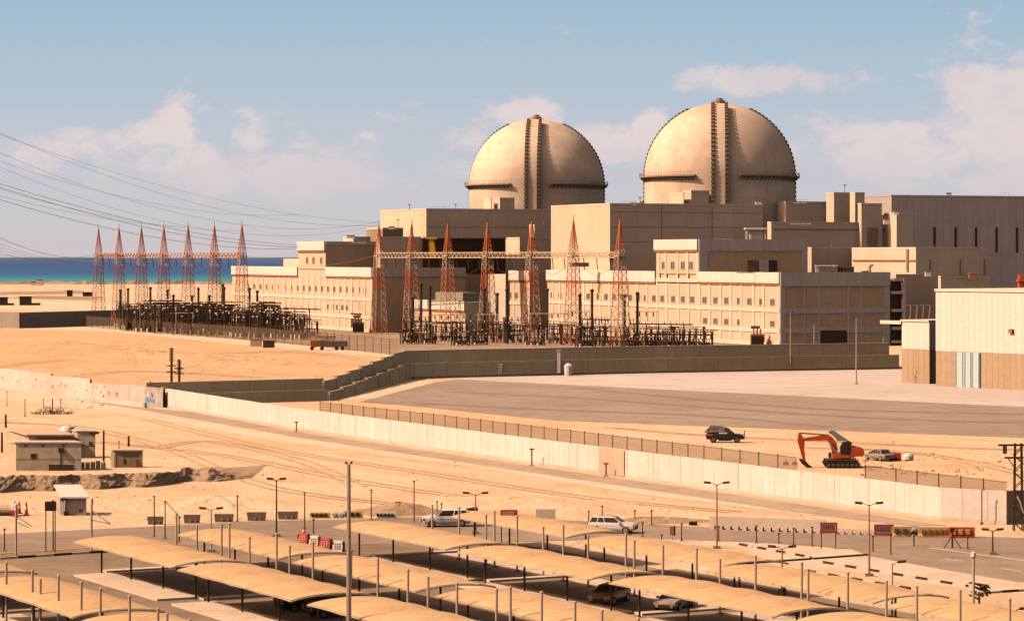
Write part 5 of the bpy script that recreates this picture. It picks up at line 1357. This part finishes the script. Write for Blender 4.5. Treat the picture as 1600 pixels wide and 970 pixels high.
suvst = [(-2.25, .45, .95, .86), (-2.1, .28, 1.05, .97), (-1, .26, 1.05, 1), (.9, .26, 1.03, 1), (1.6, .28, .98, .97), (2.1, .32, .88, .9), (2.27, .42, .74, .78)]
def put(o, px, py, rz, sc_=1.0):
    c = G(px, py); o.location = c; o.rotation_euler = (0, 0, math.radians(rz)); o.scale = (sc_,)*3; return c
car1 = make_car('white estate car driving right on the road', 'car', carw, suvst, (-2.1, 1.05, -1.85, .25, 1.0), 1.56, name='estate_car')
m = MB(); m.bar((-1.5, .5, 1.6), (.2, .5, 1.6), .03); m.bar((-1.5, -.5, 1.6), (.2, -.5, 1.6), .03); m.build('roof_rail', grey, car1)
put(car1, 958, 832, -16)
car2 = make_car('white car with its tailgate open on the far side of the road', 'car', carw, suvst, (-2.1, 1.05, -1.9, .35, 1.0), 1.62, name='hatchback_car')
m = MB(); m.prism([(-1.9, -.62, 1.5), (-1.9, .62, 1.5), (-2.95, .6, 1.48), (-2.95, -.6, 1.48)], [(-1.9, -.62, 1.62), (-1.9, .62, 1.62), (-2.95, .6, 1.74), (-2.95, -.6, 1.74)]); m.build('open_tailgate', black, car2)
m = MB(); m.box(-2.3, -1.95, -.7, .7, .6, 1.3); m.build('cargo_bay', black, car2)
put(car2, 697, 822, 180+8, 1.03)
sedst = [(-2.3, .42, .86, .82), (-2.1, .28, .95, .95), (-1, .26, .96, 1), (.9, .26, .94, 1), (1.6, .28, .88, .97), (2.1, .32, .78, .9), (2.3, .42, .66, .74)]
car3 = make_car('dull red dusty saloon parked under the third canopy row', 'car', carr, sedst, (-1.75, 1.15, -1.1, .3, .92), 1.44, name='parked_car'); p = QR(105.9, -178.2); car3.location = p; car3.rotation_euler = (0, 0, math.radians(246))
car4 = make_car('pale curved front of a car parked deep in shade, right of the dull red saloon', 'car', cark, sedst, (-1.75, 1.15, -1.1, .3, .92), 1.44); car4.location = QR(108.2, -172.6); car4.rotation_euler = (0, 0, math.radians(246))
for k, (q, r_, lb) in enumerate(((84.2, -185.5, 'left one of two black cars in the shade between the left canopy rows'), (84.6, -181.2, 'right one of two black cars in the shade between the left canopy rows'))):
    c_ = make_car(lb, 'car', carb, suvst, (-2.1, 1.05, -1.85, .25, 1.0), 1.56); c_.location = QR(q, r_); c_.rotation_euler = (0, 0, math.radians(29))
car5 = make_car('black off-road vehicle with a tarpaulin over its rear on the sand', 'car', carb, [(-2.5, .6, 1.05, .9), (-2.3, .45, 1.2, .98), (-1, .42, 1.22, 1), (.9, .42, 1.2, 1), (1.8, .45, 1.15, .97), (2.4, .5, 1.02, .9), (2.55, .6, .9, .8)], (-2.3, 1.2, -2.1, .3, 1.18), 1.95, W=2.0, L=5.1, wheel=.42, name='off_road_vehicle')
m = MB(); m.prism([(-2.75, -.95, 1.35), (.1, -.98, 1.5), (.1, .98, 1.5), (-2.75, .95, 1.35)], [(-1.9, -.6, 2.25), (-.3, -.6, 2.15), (-.3, .6, 2.15), (-1.9, .6, 2.25)]); m.build('tarpaulin', dkgrey, car5)
m = MB(); m.bar((2.5, 0, 1.2), (2.6, 0, 1.2), .45, 10); m.build('spare_wheel', tire, car5)
m = MB(); m.box(-.8, .3, -1.03, -.99, 1.2, 1.4); m.build('side_panel', white, car5); m = MB(); m.box(-2.3, -1.6, -1.03, -.99, .95, 1.2); m.build('red_stripe', red, car5)
put(car5, 1133, 691, -6, 1.06)
car6 = make_car('small silver grey car beyond the excavator', 'car', cark, sedst, (-1.5, 1.2, -1.0, .25, .95), 1.5, name='small_car'); put(car6, 1374, 719, 120, .98)
# bales and drums by the small car
for k, (x, y, w, h, mt, lb) in enumerate(((1399, 719, 16, 12, orange, 'rust red container beside the small silver car'), (1419, 721, 17, 13, white, 'white wrapped bale right of the rust red container'))):
    c = G(x, y); s_ = (y-HY)/H; r = thing('container_box' if k == 0 else 'wrapped_bale', lb, 'container' if k == 0 else 'bale', c); a_, b_ = w/s_/2, h/s_
    m = MB()
    if k == 0: m.box(c.x-a_, c.x+a_, c.y-.6, c.y+.6, .1, b_)
    else: m.lathe([(a_*.8, 0), (a_, .2), (a_*1.02, b_*.7), (a_*.8, b_*.95), (.2, b_)], 12, c)
    m.build('body', red if k == 0 else white, r); m = MB(); m.box(c.x-a_*.7, c.x+a_*.7, c.y-.9, c.y-.5 if k else c.y-.62, .12, .3); m.build('skid', darkm, r)
    if k == 0: m = MB(); m.box(c.x-a_-.05, c.x-a_+.2, c.y-.7, c.y+.3, .1, b_*.8); m.build('end_door', rust, r)
# excavator
def excavator():
    c = G(1313, 730); s_ = (730-HY)/H
    r = thing('excavator', 'orange tracked excavator with raised boom beside the fence', 'excavator', c)
    E = lambda cx, cy, y=0: Vector((c.x+(cx/8+1230-1313)/s_, c.y+y, (730-(650+cy/8))/s_))
    def slab(pts, y0, y1, m=None):
        m = m or MB(); m.prism([E(a, b, y0) for a, b in pts], [E(a, b, y1) for a, b in pts]); return m
    for y0, y1 in ((-1.5, -.9), (.9, 1.5)):
        t_ = slab([(450, 585), (480, 540), (860, 545), (900, 590), (870, 635), (490, 640)], y0, y1).build('track', tire, r)
        m = MB()
        for i in range(7): m.lathe([(.22, -.34), (.22, .34)], 10, E(500+i*58, 600, (y0+y1)/2), 'Y')
        m.build('road_wheel', dkgrey, t_)
        m = MB()
        for i in range(14): x_ = 470+i*30; slab([(x_, 530), (x_+16, 530), (x_+16, 545), (x_, 545)], y0, y1, m)
        m.build('track_pad', dkgrey, t_)
    slab([(600, 535), (800, 535), (790, 505), (610, 505)], -.8, .8).build('turntable', darkm, r)
    slab([(560, 520), (820, 510), (840, 490), (935, 490), (945, 440), (930, 395), (880, 378), (780, 380), (770, 440), (560, 470)], -1.25, 1.25).build('house', orange, r)
    slab([(835, 495), (938, 492), (948, 440), (932, 393), (885, 380), (860, 385)], -1.32, 1.32).build('counterweight', orange, r)
    slab([(805, 430), (860, 425), (860, 380), (830, 368), (800, 385)], -.5, .9).build('exhaust_box', black, r)
    cb = slab([(655, 470), (775, 470), (790, 340), (760, 310), (690, 315), (655, 380)], -1.27, -.2).build('cab', black, r)
    slab([(668, 420), (735, 415), (735, 335), (700, 335), (668, 385)], -1.3, -1.28).build('cab_window', carg, cb)
    slab([(735, 300), (760, 300), (800, 325), (795, 350), (760, 330)], -.9, .2).build('work_light', darkm, r)
    slab([(520, 205), (540, 180), (590, 183), (755, 292), (740, 312), (640, 312), (600, 262)], .3, 1.2).build('grey_hood', green, r)
    slab([(560, 500), (600, 520), (640, 480), (615, 330), (565, 262), (520, 232), (500, 262), (505, 310), (530, 350), (555, 420)], -.32, .32).build('boom', orange, r)
    slab([(520, 232), (505, 305), (480, 300), (215, 308), (200, 275), (430, 238)], -.3, .3).build('boom_tip', orange, r)
    slab([(140, 212), (165, 208), (185, 240), (212, 290), (218, 330), (212, 400), (230, 560), (205, 575), (180, 500), (150, 380), (128, 310)], -.24, .24).build('stick', orange, r)
    MB().bar(E(150, 208, -.1), E(520, 236, -.1), .09, 8).build('hydraulic_cylinder', dkgrey, r)
    MB().bar(E(600, 430, -.45), E(520, 320, -.45), .12, 8).build('hydraulic_cylinder', grey, r)
    slab([(150, 540), (165, 525), (235, 565), (262, 595), (305, 628), (240, 632), (190, 600)], -.6, .6).build('bucket', black, r)
    slab([(598, 420), (625, 415), (632, 440), (605, 446)], -1.3, -1.25).build('lamp', white, r)
    slab([(505, 480), (520, 440), (540, 450), (540, 520), (515, 515)], -.9, -.4).build('hose_guard', darkm, r)
    c2_ = G(1240, 726)
    for dx in (-1.0, .1): 
        t_ = thing('rubble_sack', '%s dark sack lying left of the excavator bucket' % ('left' if dx < 0 else 'right'), 'sack', c2_+Vector((dx, 0, 0))); m = MB(); m.rock(c2_+Vector((dx, 0, .1)), .5, .8); m.build('sack_body', black, t_); m = MB(); m.rock(c2_+Vector((dx+.1, 0, .55)), .18, .8); m.build('tied_neck', darkm, t_)
excavator()
# lorry and loader in the switchyard service strip
c = G(512, 547); r = thing('flatbed_truck', 'small dark flatbed truck with red cab behind the thin fence', 'truck', c)
MB().box(c.x-4.6, c.x-3.2, c.y-1.2, c.y+1.2, .8, 2.7).build('cab', red, r); MB().box(c.x-3.0, c.x+5.5, c.y-1.2, c.y+1.2, 1.0, 2.6).build('load_bed', dkgrey, r); MB().box(c.x-3.1, c.x-1.6, c.y-1.25, c.y+1.25, 2.6, 3.3).build('yellow_crate', yellow, r)
for x in (-4.3, -1.5, 2.6, 4.2): m = MB(); m.lathe([(.3, -.2), (.55, -.2), (.55, .2), (.3, .2)], 12, (c.x+x, c.y-1.1, .55), 'Y'); m.build('wheel', tire, r)
c = G(508, 536); r = thing('skip_container', 'faded orange skip container behind the small truck', 'skip', c)
MB().prism([c+Vector((-2.6, -1, 0)), c+Vector((2.6, -1, 0)), c+Vector((2.6, 1, 0)), c+Vector((-2.6, 1, 0))], [c+Vector((-3.2, -1.2, 2.2)), c+Vector((3.2, -1.2, 2.2)), c+Vector((3.2, 1.2, 2.2)), c+Vector((-3.2, 1.2, 2.2))]).build('body', cabin_r, r)
MB().box(c.x-3.3, c.x+3.3, c.y-1.3, c.y-1.15, 2.0, 2.3).build('rim', rust, r)
for k, (x, y) in enumerate(((400, 541), (420, 543))):
    c = G(x, y); r = thing('crate', '%s faded crate beside the thin fence under the black bus pipes' % ('left' if k == 0 else 'right'), 'crate', c)
    MB().box(c.x-1.6, c.x+1.6, c.y-1, c.y+1, 0, 2.0).build('body', cabin_r if k == 0 else darkm, r); MB().box(c.x-1.7, c.x+1.7, c.y-1.1, c.y+1.1, 2.0, 2.2).build('lid', pebb, r)

# ------------------------------------------------------------------ cabins on the left
def cabin(label, x0, xc, x1, ybase, ytop, depth, wm, roofm, roof_over=.15, ybl=None, name='site_cabin', slope=0):
    c = G(xc, ybase); Y = c.y; h = zat(ytop, Y); X1 = (x1-800)*Y/F; k0 = (x0-800)/F
    # left side runs back until its far corner shows at x0
    r = thing(name, label, 'cabin', c)
    a = Vector((c.x, Y, 0)); dd = Vector((-.55, 1, 0)).normalized()
    L = (a.x-k0*a.y)/(k0*dd.y-dd.x); L = min(max(L, 1.0), depth)
    e = Vector((X1-c.x, 0, 0)); q = [a, a+e, a+e+dd*L, a+dd*L]
    m = MB(); m.prism(q, [p+Vector((0, 0, h)) for p in q]); m.build('wall', wm, r)
    o_ = roof_over; q2 = [q[0]+Vector((-o_, -o_, h)), q[1]+Vector((o_, -o_, h)), q[2]+Vector((o_, o_, h+slope)), q[3]+Vector((-o_, o_, h+slope))]
    m = MB(); m.prism(q2, [p+Vector((0, 0, .16)) for p in q2]); m.build('roof', roofm, r)
    return r, a, X1, h, L
r, a, X1, h, L = cabin('large beige site cabin with a small window, nearest on the left', 13, 25, 127, 735, 692, 5, cabin_m, cabin_w)
def face(r, a, x0, x1, z0, z1, mat, name, d=.04): m = MB(); m.box(a.x+x0, a.x+x1, a.y-d, a.y-.001, z0, z1); return m.build(name, mat, r)
w_ = face(r, a, 1.75, 2.5, 1.45, 2.15, win_fr, 'window', .05); face(r, a, 1.82, 2.43, 1.52, 2.08, black, 'pane', .07)
f_ = face(r, a, 5.2, 5.75, 2.25, 2.8, dkgrey, 'air_conditioner', .35); face(r, a, 5.27, 5.68, 2.3, 2.7, black, 'fan', .38)
face(r, a, 5.4, 5.46, .3, 2.25, darkm, 'pipe', .08); face(r, a, 4.0, 7.0, 0, .75, darkm, 'skirt', .06); face(r, a, .05, X1-a.x-.05, 1.35, 1.4, wood, 'seam', .02)
for x_ in (1.0, 3.1, 5.6): face(r, a, x_, x_+.35, h-.4, h-.22, black, 'vent', .05)
r, a, X1, h, L = cabin('long low site building with a dusty orange roof behind the beige cabin', -60, 45, 115, 716, 680, 9, cabin_m, cabin_r, .3, slope=.25)
face(r, a, 1.0, 6.0, 1.9, h-.15, dkgrey, 'window_band', .05)
r, a, X1, h, L = cabin('tall narrow tan cabin behind the right end of the beige cabin', 113, 121, 149, 715, 674, 3, cabin_m, cabin_w)
face(r, a, .3, X1-a.x-.1, 1.5, 1.58, wood, 'seam', .03); face(r, a, 1.5, 1.9, 1.7, 2.1, darkm, 'wall_box', .1); face(r, a, X1-a.x-.7, X1-a.x+.5, h-.3, h, black, 'roof_unit', .6)
r, a, X1, h, L = cabin('small brown site store standing apart to the right of the cabins', 174, 178, 223, 730, 704, 2.5, paint('brown_shed_panel', (.46, .33, .20), .7, dirt=.4), cabin_w)
face(r, a, .9, X1-a.x-.6, h-.65, h-.35, wood, 'vent_strip', .05); face(r, a, 1.2, 1.4, .5, 1.1, black, 'lock', .05); face(r, a, .05, .2, .1, h-.1, cabin_w, 'corner_post', .05)
r, a, X1, h, L = cabin('white guard hut with sloping roof beside the road', 88, 102, 135, 805, 778, 3, paint('pinkish_hut_wall', (.62, .48, .42), .6), white, .32, name='guard_hut', slope=1.0)
face(r, a, -.5, -.1, .1, 1.55, white, 'door_frame', .3); face(r, a, -.1, .25, .05, .45, black, 'cooling_unit', .35); face(r, a, -.45, .15, h-.2, h+.05, darkm, 'wall_lamp', .35); face(r, a, 1.4, 1.7, .4, .65, darkm, 'hatch', .04)
c = G(104, 700); r = thing('water_tank', 'white rounded tank top behind the cabins', 'tank', c)
m = MB(); m.smooth = True; m.lathe([(1.1, 0), (1.15, 2.1), (1.0, 2.6), (.6, 3.0), (.05, 3.15)], 16, c); m.build('drum', white, r); MB().bar(c+Vector((.5, -.6, 2.7)), c+Vector((1.3, -.6, 2.9)), .12).build('pipe', darkm, r)
c = G(190, 722); r = thing('low_tent', 'low white tarpaulin heap with green cover behind the brown store', 'tarpaulin', c)
MB().rock(c, 1.6, .9).build('tarpaulin', white, r); MB().rock(c+Vector((-1.0, .2, .5)), .8, .7).build('green_cover', green, r)
for k, (x, b, t, r_, lb) in enumerate(((162, 731, 674, .13, 'thick dark post right of the beige cabin'), (201, 697, 682, .16, 'short dark post above the brown store'), (9, 668, 648, .16, 'dark post at the left edge above the cabins'), (3, 707, 676, .14, 'dark post at the far left beside the cabin roof'),
                                  (39, 651, 624, .07, 'thin dark fence post left of the dead bush'), (82, 640, 624, .1, 'dark post beside the dead bush'), (68, 636, 624, .06, 'thin post behind the dead bush'), (95, 634, 624, .07, 'thin post right behind the dead bush'), (235, 608, 596, .14, 'stub post behind the wall left of the graffiti gate'),
                                  (162, 626, 618, .09, 'small stub before the old wall'), (11, 634, 612, .05, 'thin fence post at the left edge below the old wall'), (23, 690, 672, .05, 'thin post above the beige cabin roof'), (186, 716, 690, .05, 'thin post behind the brown store'), (70, 760, 744, .1, 'white post in the bank of earth'))):
    pole(lb, (x, b), t, r_, darkm if 'white' not in lb else white)
for k in range(8):
    x = 104+k*8.2; c = G(x, 731+.2*k); r = thing('drum', '%s pale drum from the left in the row beside the beige cabin' % ORD[k], 'drum', c, 'pale drums beside the beige cabin'); hh = random.uniform(.7, 1.05)
    MB().lathe([(.26, 0), (.29, .05), (.29, hh), (.2, hh+.05)], 10, c).build('barrel', cabin_w if k % 3 else cabin_m, r); MB().lathe([(.305, hh*.5), (.305, hh*.5+.06)], 10, c).build('hoop', polem, r)
# dead bush
random.seed(9); c = G(82, 647); r = thing('dead_bush', 'heap of dry dark branches on the sand behind the cabins', 'bush', c)
m = MB(); lf = MB()
for k in range(90):
    a = random.uniform(-2.9, 3.4); b_ = c+Vector((a+random.uniform(-.6, .6), random.uniform(-.5, .5), 0)); L = random.uniform(.5, 1.9)*(1-abs(a)/5); an = random.uniform(-1.2, 1.0)
    t_ = b_+Vector((math.sin(an)*L, random.uniform(-.2, .2), abs(math.cos(an))*L)); m.bar(b_, t_, .05, 3, .02)
    for j in range(7):
        p = b_.lerp(t_, random.uniform(.3, 1)); s_ = random.uniform(.08, .2); u = Vector((random.uniform(-1, 1), random.uniform(-1, 1), random.uniform(-1, 1)))*s_; lf.poly([p, p+u, p+Vector((u.z, u.x, abs(u.y)))])
m.build('branches', wood, r); lf.build('dry_leaves', green, r)
# rubble and stones: countless small ones
random.seed(11); m = MB()
def scatter(x0, x1, y0, y1, n, r0, r1):
    for _ in range(n):
        c = G(random.uniform(x0, x1), random.uniform(y0, y1)); m.rock(c, random.uniform(r0, r1)*random.uniform(.5, 1))
scatter(1425, 1570, 716, 738, 60, .15, .45); scatter(0, 400, 770, 812, 90, .08, .25); scatter(0, 560, 520, 590, 80, .15, .5); scatter(200, 1100, 690, 800, 140, .08, .28); scatter(600, 640, 785, 800, 50, .1, .4)
scatter(1100, 1400, 688, 705, 30, .1, .3); scatter(1340, 1600, 708, 745, 110, .1, .5); scatter(260, 1500, 642, 700, 60, .08, .2); scatter(90, 180, 618, 640, 60, .15, .5); scatter(0, 240, 480, 505, 16, .5, 1.2); scatter(900, 1300, 790, 806, 60, .08, .2)
tag(m.build('scattered_stones', pebb), kind='stuff')
# eroded bank
def bank():
    from mathutils import noise
    n = 420; rings = []; nz = lambda a, b, c=0: noise.noise(Vector((a, b, c)))
    for k in range(n+1):
        f = k/n; px = -60+f*452; yb = 772-14*f-10*f*f+7*nz(f*7, 3)*(.4+.6*f)
        h = 1.75*(1-.35*f)*(1 if f < .86 else (1-f)/.14)+.45*nz(f*24, 1)*(.3+f)
        h = max(h, .02); c = G(px, yb); ring = []
        for j, (dy, hf) in enumerate(((0, 0), (.25, .22), (.5, .42), (.7, .5), (1.0, .52), (1.3, .56), (1.55, .78), (1.8, .97), (2.2, 1.0), (3.2, .93), (6, .6), (11, .35), (22, 0))):
            ww = .38 if 0 < j < 9 else .05
            ring.append(c+Vector((.2*nz(f*60, j, 5)*(0 < j < 9), dy+ww*nz(f*50, j*.6, 2)+.6*nz(f*14, j*.3, 7)*(0 < j < 9), h*(hf+(.16*nz(f*70, j*.9, 9) if 0 < j < 9 else 0)))))
        rings.append(ring)
    m = MB()
    for a, b in zip(rings, rings[1:]):
        for j in range(len(a)-1): m.quad(a[j], b[j], b[j+1], a[j+1])
    return tag(m.build('earth_bank', bank_m), kind='structure')
bank()
def mound(px, py, rx, ry, h, mat, name='sand_mound', seed=0):
    random.seed(seed); c = G(px, py); nr, na = 9, 30; m = MB(); m.smooth = True; R_ = []
    for i in range(nr+1):
        f = i/nr; ring = []
        for k in range(na):
            a = 2*PI*k/na; q = 1+.16*math.sin(a*3+seed)+.1*math.sin(a*7+seed*2); z = h*(math.cos(f*PI)+1)/2*(1+random.uniform(-.12, .12)); ring.append(c+Vector((rx*f*q*math.cos(a), ry*f*q*math.sin(a), z if i < nr else -.02)))
        R_.append(ring)
    for i in range(nr):
        for k in range(na): k2 = (k+1) % na; m.quad(R_[i][k], R_[i][k2], R_[i+1][k2], R_[i+1][k])
    return tag(m.build(name, mat), kind='structure')
mound(625, 800, 5, 5, 1.0, bank_m, seed=1); mound(345, 792, 9, 7, 1.1, sand, seed=2); mound(230, 790, 11, 6, .6, sand, seed=3); mound(100, 545, 30, 22, 1.8, sand_o, seed=4); mound(250, 560, 34, 20, 1.6, sand_o, seed=5); mound(20, 560, 18, 14, 1.2, sand_o, seed=8)
mound(430, 570, 24, 16, 1.2, sand_o, seed=6); mound(800, 785, 14, 8, .5, sand, seed=9); mound(1150, 700, 12, 6, .4, sand, seed=10); mound(1480, 726, 9, 5, .7, sand_o, seed=12); mound(1030, 815, 7, 2, .5, bank_m, seed=13)
# small things on the beach flat
for k, (x, y, w, h) in enumerate(((5, 477, 2.2, 4), (40, 477, 3, 4.4), (109, 463, 1.6, 3.6), (63, 446, 2.6, 5.5), (137, 463, 3, 2.4), (52, 446, 2.0, 3.4))):
    c = G(x, y); r = thing('beach_hut', ['dark hut at the left edge of the beach', 'dark square hut with a side wing on the beach', 'dark slender hut further out on the beach', 'small white hut on the shoreline bank', 'flat dark hut before the left tower row', 'lower pale hut beside the white shoreline hut'][k], 'hut', c)
    mt = white if k in (3, 5) else black
    MB().box(c.x-w, c.x+w, c.y-2, c.y+2, 0, h).build('wall', mt, r); MB().box(c.x-w-.3, c.x+w+.3, c.y-2.3, c.y+2.3, h, h+.5).build('roof', grey if mt is white else darkm, r)
    if k in (0, 1): MB().box(c.x+w, c.x+w*2.6, c.y-1.6, c.y+1.6, 0, h*.3).build('side_wing', darkm, r)
# clutter at the lower right
c = QR(121, -146); random.seed(17)
r = thing('covered_load', 'lumpy tan covered load near the bottom right corner', 'load', G(1512, 985)); m = MB(); m.smooth = True; m.rock(PY(1512, 186, .3), 1.6, .8); m.build('cover', dust, r); m = MB(); m.rock(PY(1500, 185.5, .2), .7, .9); m.build('white_sack', white, r)
r = thing('generator', 'dark green boxy generator at the bottom right corner', 'generator', PY(1552, 187)); p = PY(1552, 187)
MB().box(p.x-.9, p.x+.9, p.y-.6, p.y+.6, .9, 1.5).build('canopy', black, r); MB().box(p.x-.6, p.x+.5, p.y-.5, p.y+.5, .2, .9).build('engine', green, r)
for dx in (-.8, .8): MB().bar((p.x+dx, p.y-.5, 0), (p.x+dx, p.y-.5, .95), .05).build('leg', darkm, r)
r = thing('scrap_heap', 'dark heap of folded frames at the end of the right-hand canopy row', 'scrap', PY(1530, 196)); m = MB()
for k in range(16): q_ = PY(1530, 196, random.uniform(1.9, 2.9)); m.bar(q_+Vector((random.uniform(-.8, .4), random.uniform(-.5, .5), 0)), q_+Vector((random.uniform(-.2, .9), random.uniform(-.5, .5), random.uniform(-.6, .4))), .09)
m.build('frames', wood, r); m = MB(); m.bar(PY(1530, 196), PY(1530, 196, 2.2), .1); m.build('support', darkm, r)

# ------------------------------------------------------------------ sky, sun, camera
SUN_EL, SUN_DIR = math.radians(42), Vector((-.972, -.235, 0)).normalized()
w = bpy.data.worlds.new('World'); sc.world = w; w.use_nodes = True
t = NT(w.node_tree); bg = t.n['Background']
sky = t.new('ShaderNodeTexSky', sky_type='NISHITA'); sky.sun_disc = False; sky.sun_elevation = SUN_EL; sky.sun_rotation = math.atan2(SUN_DIR.x, SUN_DIR.y); sky.dust_density = 3.0; sky.air_density = 1.0
tc = t.new('ShaderNodeTexCoord').outputs['Generated']
sp = t.new('ShaderNodeSeparateXYZ'); t.l.new(tc, sp.inputs[0])
X_, Y_, Z_ = sp.outputs
az = t.m('DIVIDE', X_, t.m('MAXIMUM', Y_, .05)); el = t.m('DIVIDE', Z_, t.m('MAXIMUM', t.m('ABSOLUTE', Y_), .05))
K = 1.0
grad = t.ramp(t.m('DIVIDE', el, .12, clamp=True), [(0, (.62, .56, .57)), (.14, (.60, .58, .61)), (.34, (.54, .58, .64)), (.56, (.44, .55, .65)), (.80, (.35, .50, .63)), (1, (.30, .47, .61))])
cv = t.new('ShaderNodeCombineXYZ'); t.put(cv.inputs[0], t.m('MULTIPLY', az, 40)); t.put(cv.inputs[1], t.m('MULTIPLY', el, 62)); cv.inputs[2].default_value = 3.3
fb = t.noise(cv.outputs[0], 1.0, 9, .60, .25); fb2 = t.noise(cv.outputs[0], .35, 4, .5)
fine = t.noise(cv.outputs[0], 3.2, 7, .68, .4)
blobs = None
for px, py, rx, ry, a in ((1640, 190, 155, 105, 1.25), (1540, 130, 75, 45, .9), (1590, 290, 210, 60, .7), (1190, 128, 120, 24, .95), (1130, 112, 40, 14, .5), (410, 268, 220, 50, .72), (272, 186, 38, 38, .8), (245, 205, 60, 25, .6), (392, 222, 44, 36, .68), (466, 224, 40, 30, .6),
                          (100, 240, 130, 35, .6), (820, 172, 55, 26, .95), (800, 195, 60, 20, .5), (1022, 200, 34, 32, .95), (1000, 240, 90, 40, .5), (1370, 208, 150, 22, .75), (1300, 250, 220, 45, .6), (646, 164, 30, 12, .5), (640, 183, 40, 9, .55), (575, 216, 40, 12, .4), (700, 260, 200, 40, .55), (1310, 205, 90, 30, .7), (1460, 250, 90, 40, .8), (950, 225, 60, 35, .7), (730, 225, 80, 25, .6), (560, 270, 120, 30, .65), (1270, 190, 40, 22, .7), (1430, 165, 40, 14, .6), (1445, 118, 26, 8, .55)):
    dx = t.m('DIVIDE', t.m('SUBTRACT', az, (px-800)/F), rx/F); dy = t.m('DIVIDE', t.m('SUBTRACT', el, (HY-py)/F), ry/F)
    g = t.m('MULTIPLY', t.m('POWER', 2.718, t.m('MULTIPLY', -.7, t.m('ADD', t.m('MULTIPLY', dx, dx), t.m('MULTIPLY', dy, dy)))), a)
    blobs = g if blobs is None else t.m('MAXIMUM', blobs, g)
dens = t.m('ADD', t.m('ADD', blobs, t.m('MULTIPLY', t.m('SUBTRACT', fb, .5), 1.7)), t.m('MULTIPLY', t.m('SUBTRACT', fine, .5), .8))
mask = t.m('MULTIPLY', t.sstep(dens, .26, .74), .72)
shade = t.sstep(t.m('ADD', fb2, t.m('MULTIPLY', fine, .4)), .45, .85)
ccol = t.mix(shade, (.74, .62, .62), (.88, .71, .66))
ccol = t.mix(t.sstep(el, .010, .05), (.66, .60, .63), ccol)
vis = t.mix(mask, grad, ccol)
lo = t.mix(t.sstep(el, .105, .15), vis, t.mix(1.0, sky.outputs[0], (.165, .088, .052), 'MULTIPLY'))  # unseen upper sky is tinted warm, added as brown fill for the shadows
ng = t.mix(t.m('MULTIPLY', t.m('LESS_THAN', Z_, 0.0), 1.0), lo, (.30, .22, .15))
t.put(bg.inputs[0], ng); bg.inputs[1].default_value = 1.0
sd = bpy.data.lights.new('sun', 'SUN'); sd.energy = 4.55; sd.angle = math.radians(.5); sd.color = (1, .735, .54)
so = bpy.data.objects.new('sun', sd); COL.objects.link(so)
v_ = Vector((SUN_DIR.x*math.cos(SUN_EL), SUN_DIR.y*math.cos(SUN_EL), math.sin(SUN_EL)))
so.rotation_euler = v_.to_track_quat('Z', 'Y').to_euler(); so.location = (-100, -50, 120)
cam = bpy.data.cameras.new('camera'); co = bpy.data.objects.new('camera', cam); COL.objects.link(co)
co.location = (0, 0, H); co.rotation_euler = (PI/2, 0, 0); cam.sensor_width = 36; cam.lens = 36*F/1600; cam.shift_y = -(485-HY)/1600
cam.clip_start = 1; cam.clip_end = 120000
sc.camera = co
sc.view_settings.view_transform = 'Standard'; sc.view_settings.look = 'None'; sc.view_settings.exposure = 0
sc.cycles.diffuse_bounces = 0; sc.cycles.transparent_max_bounces = 24
sc.render.resolution_x = 1024; sc.render.resolution_y = 620
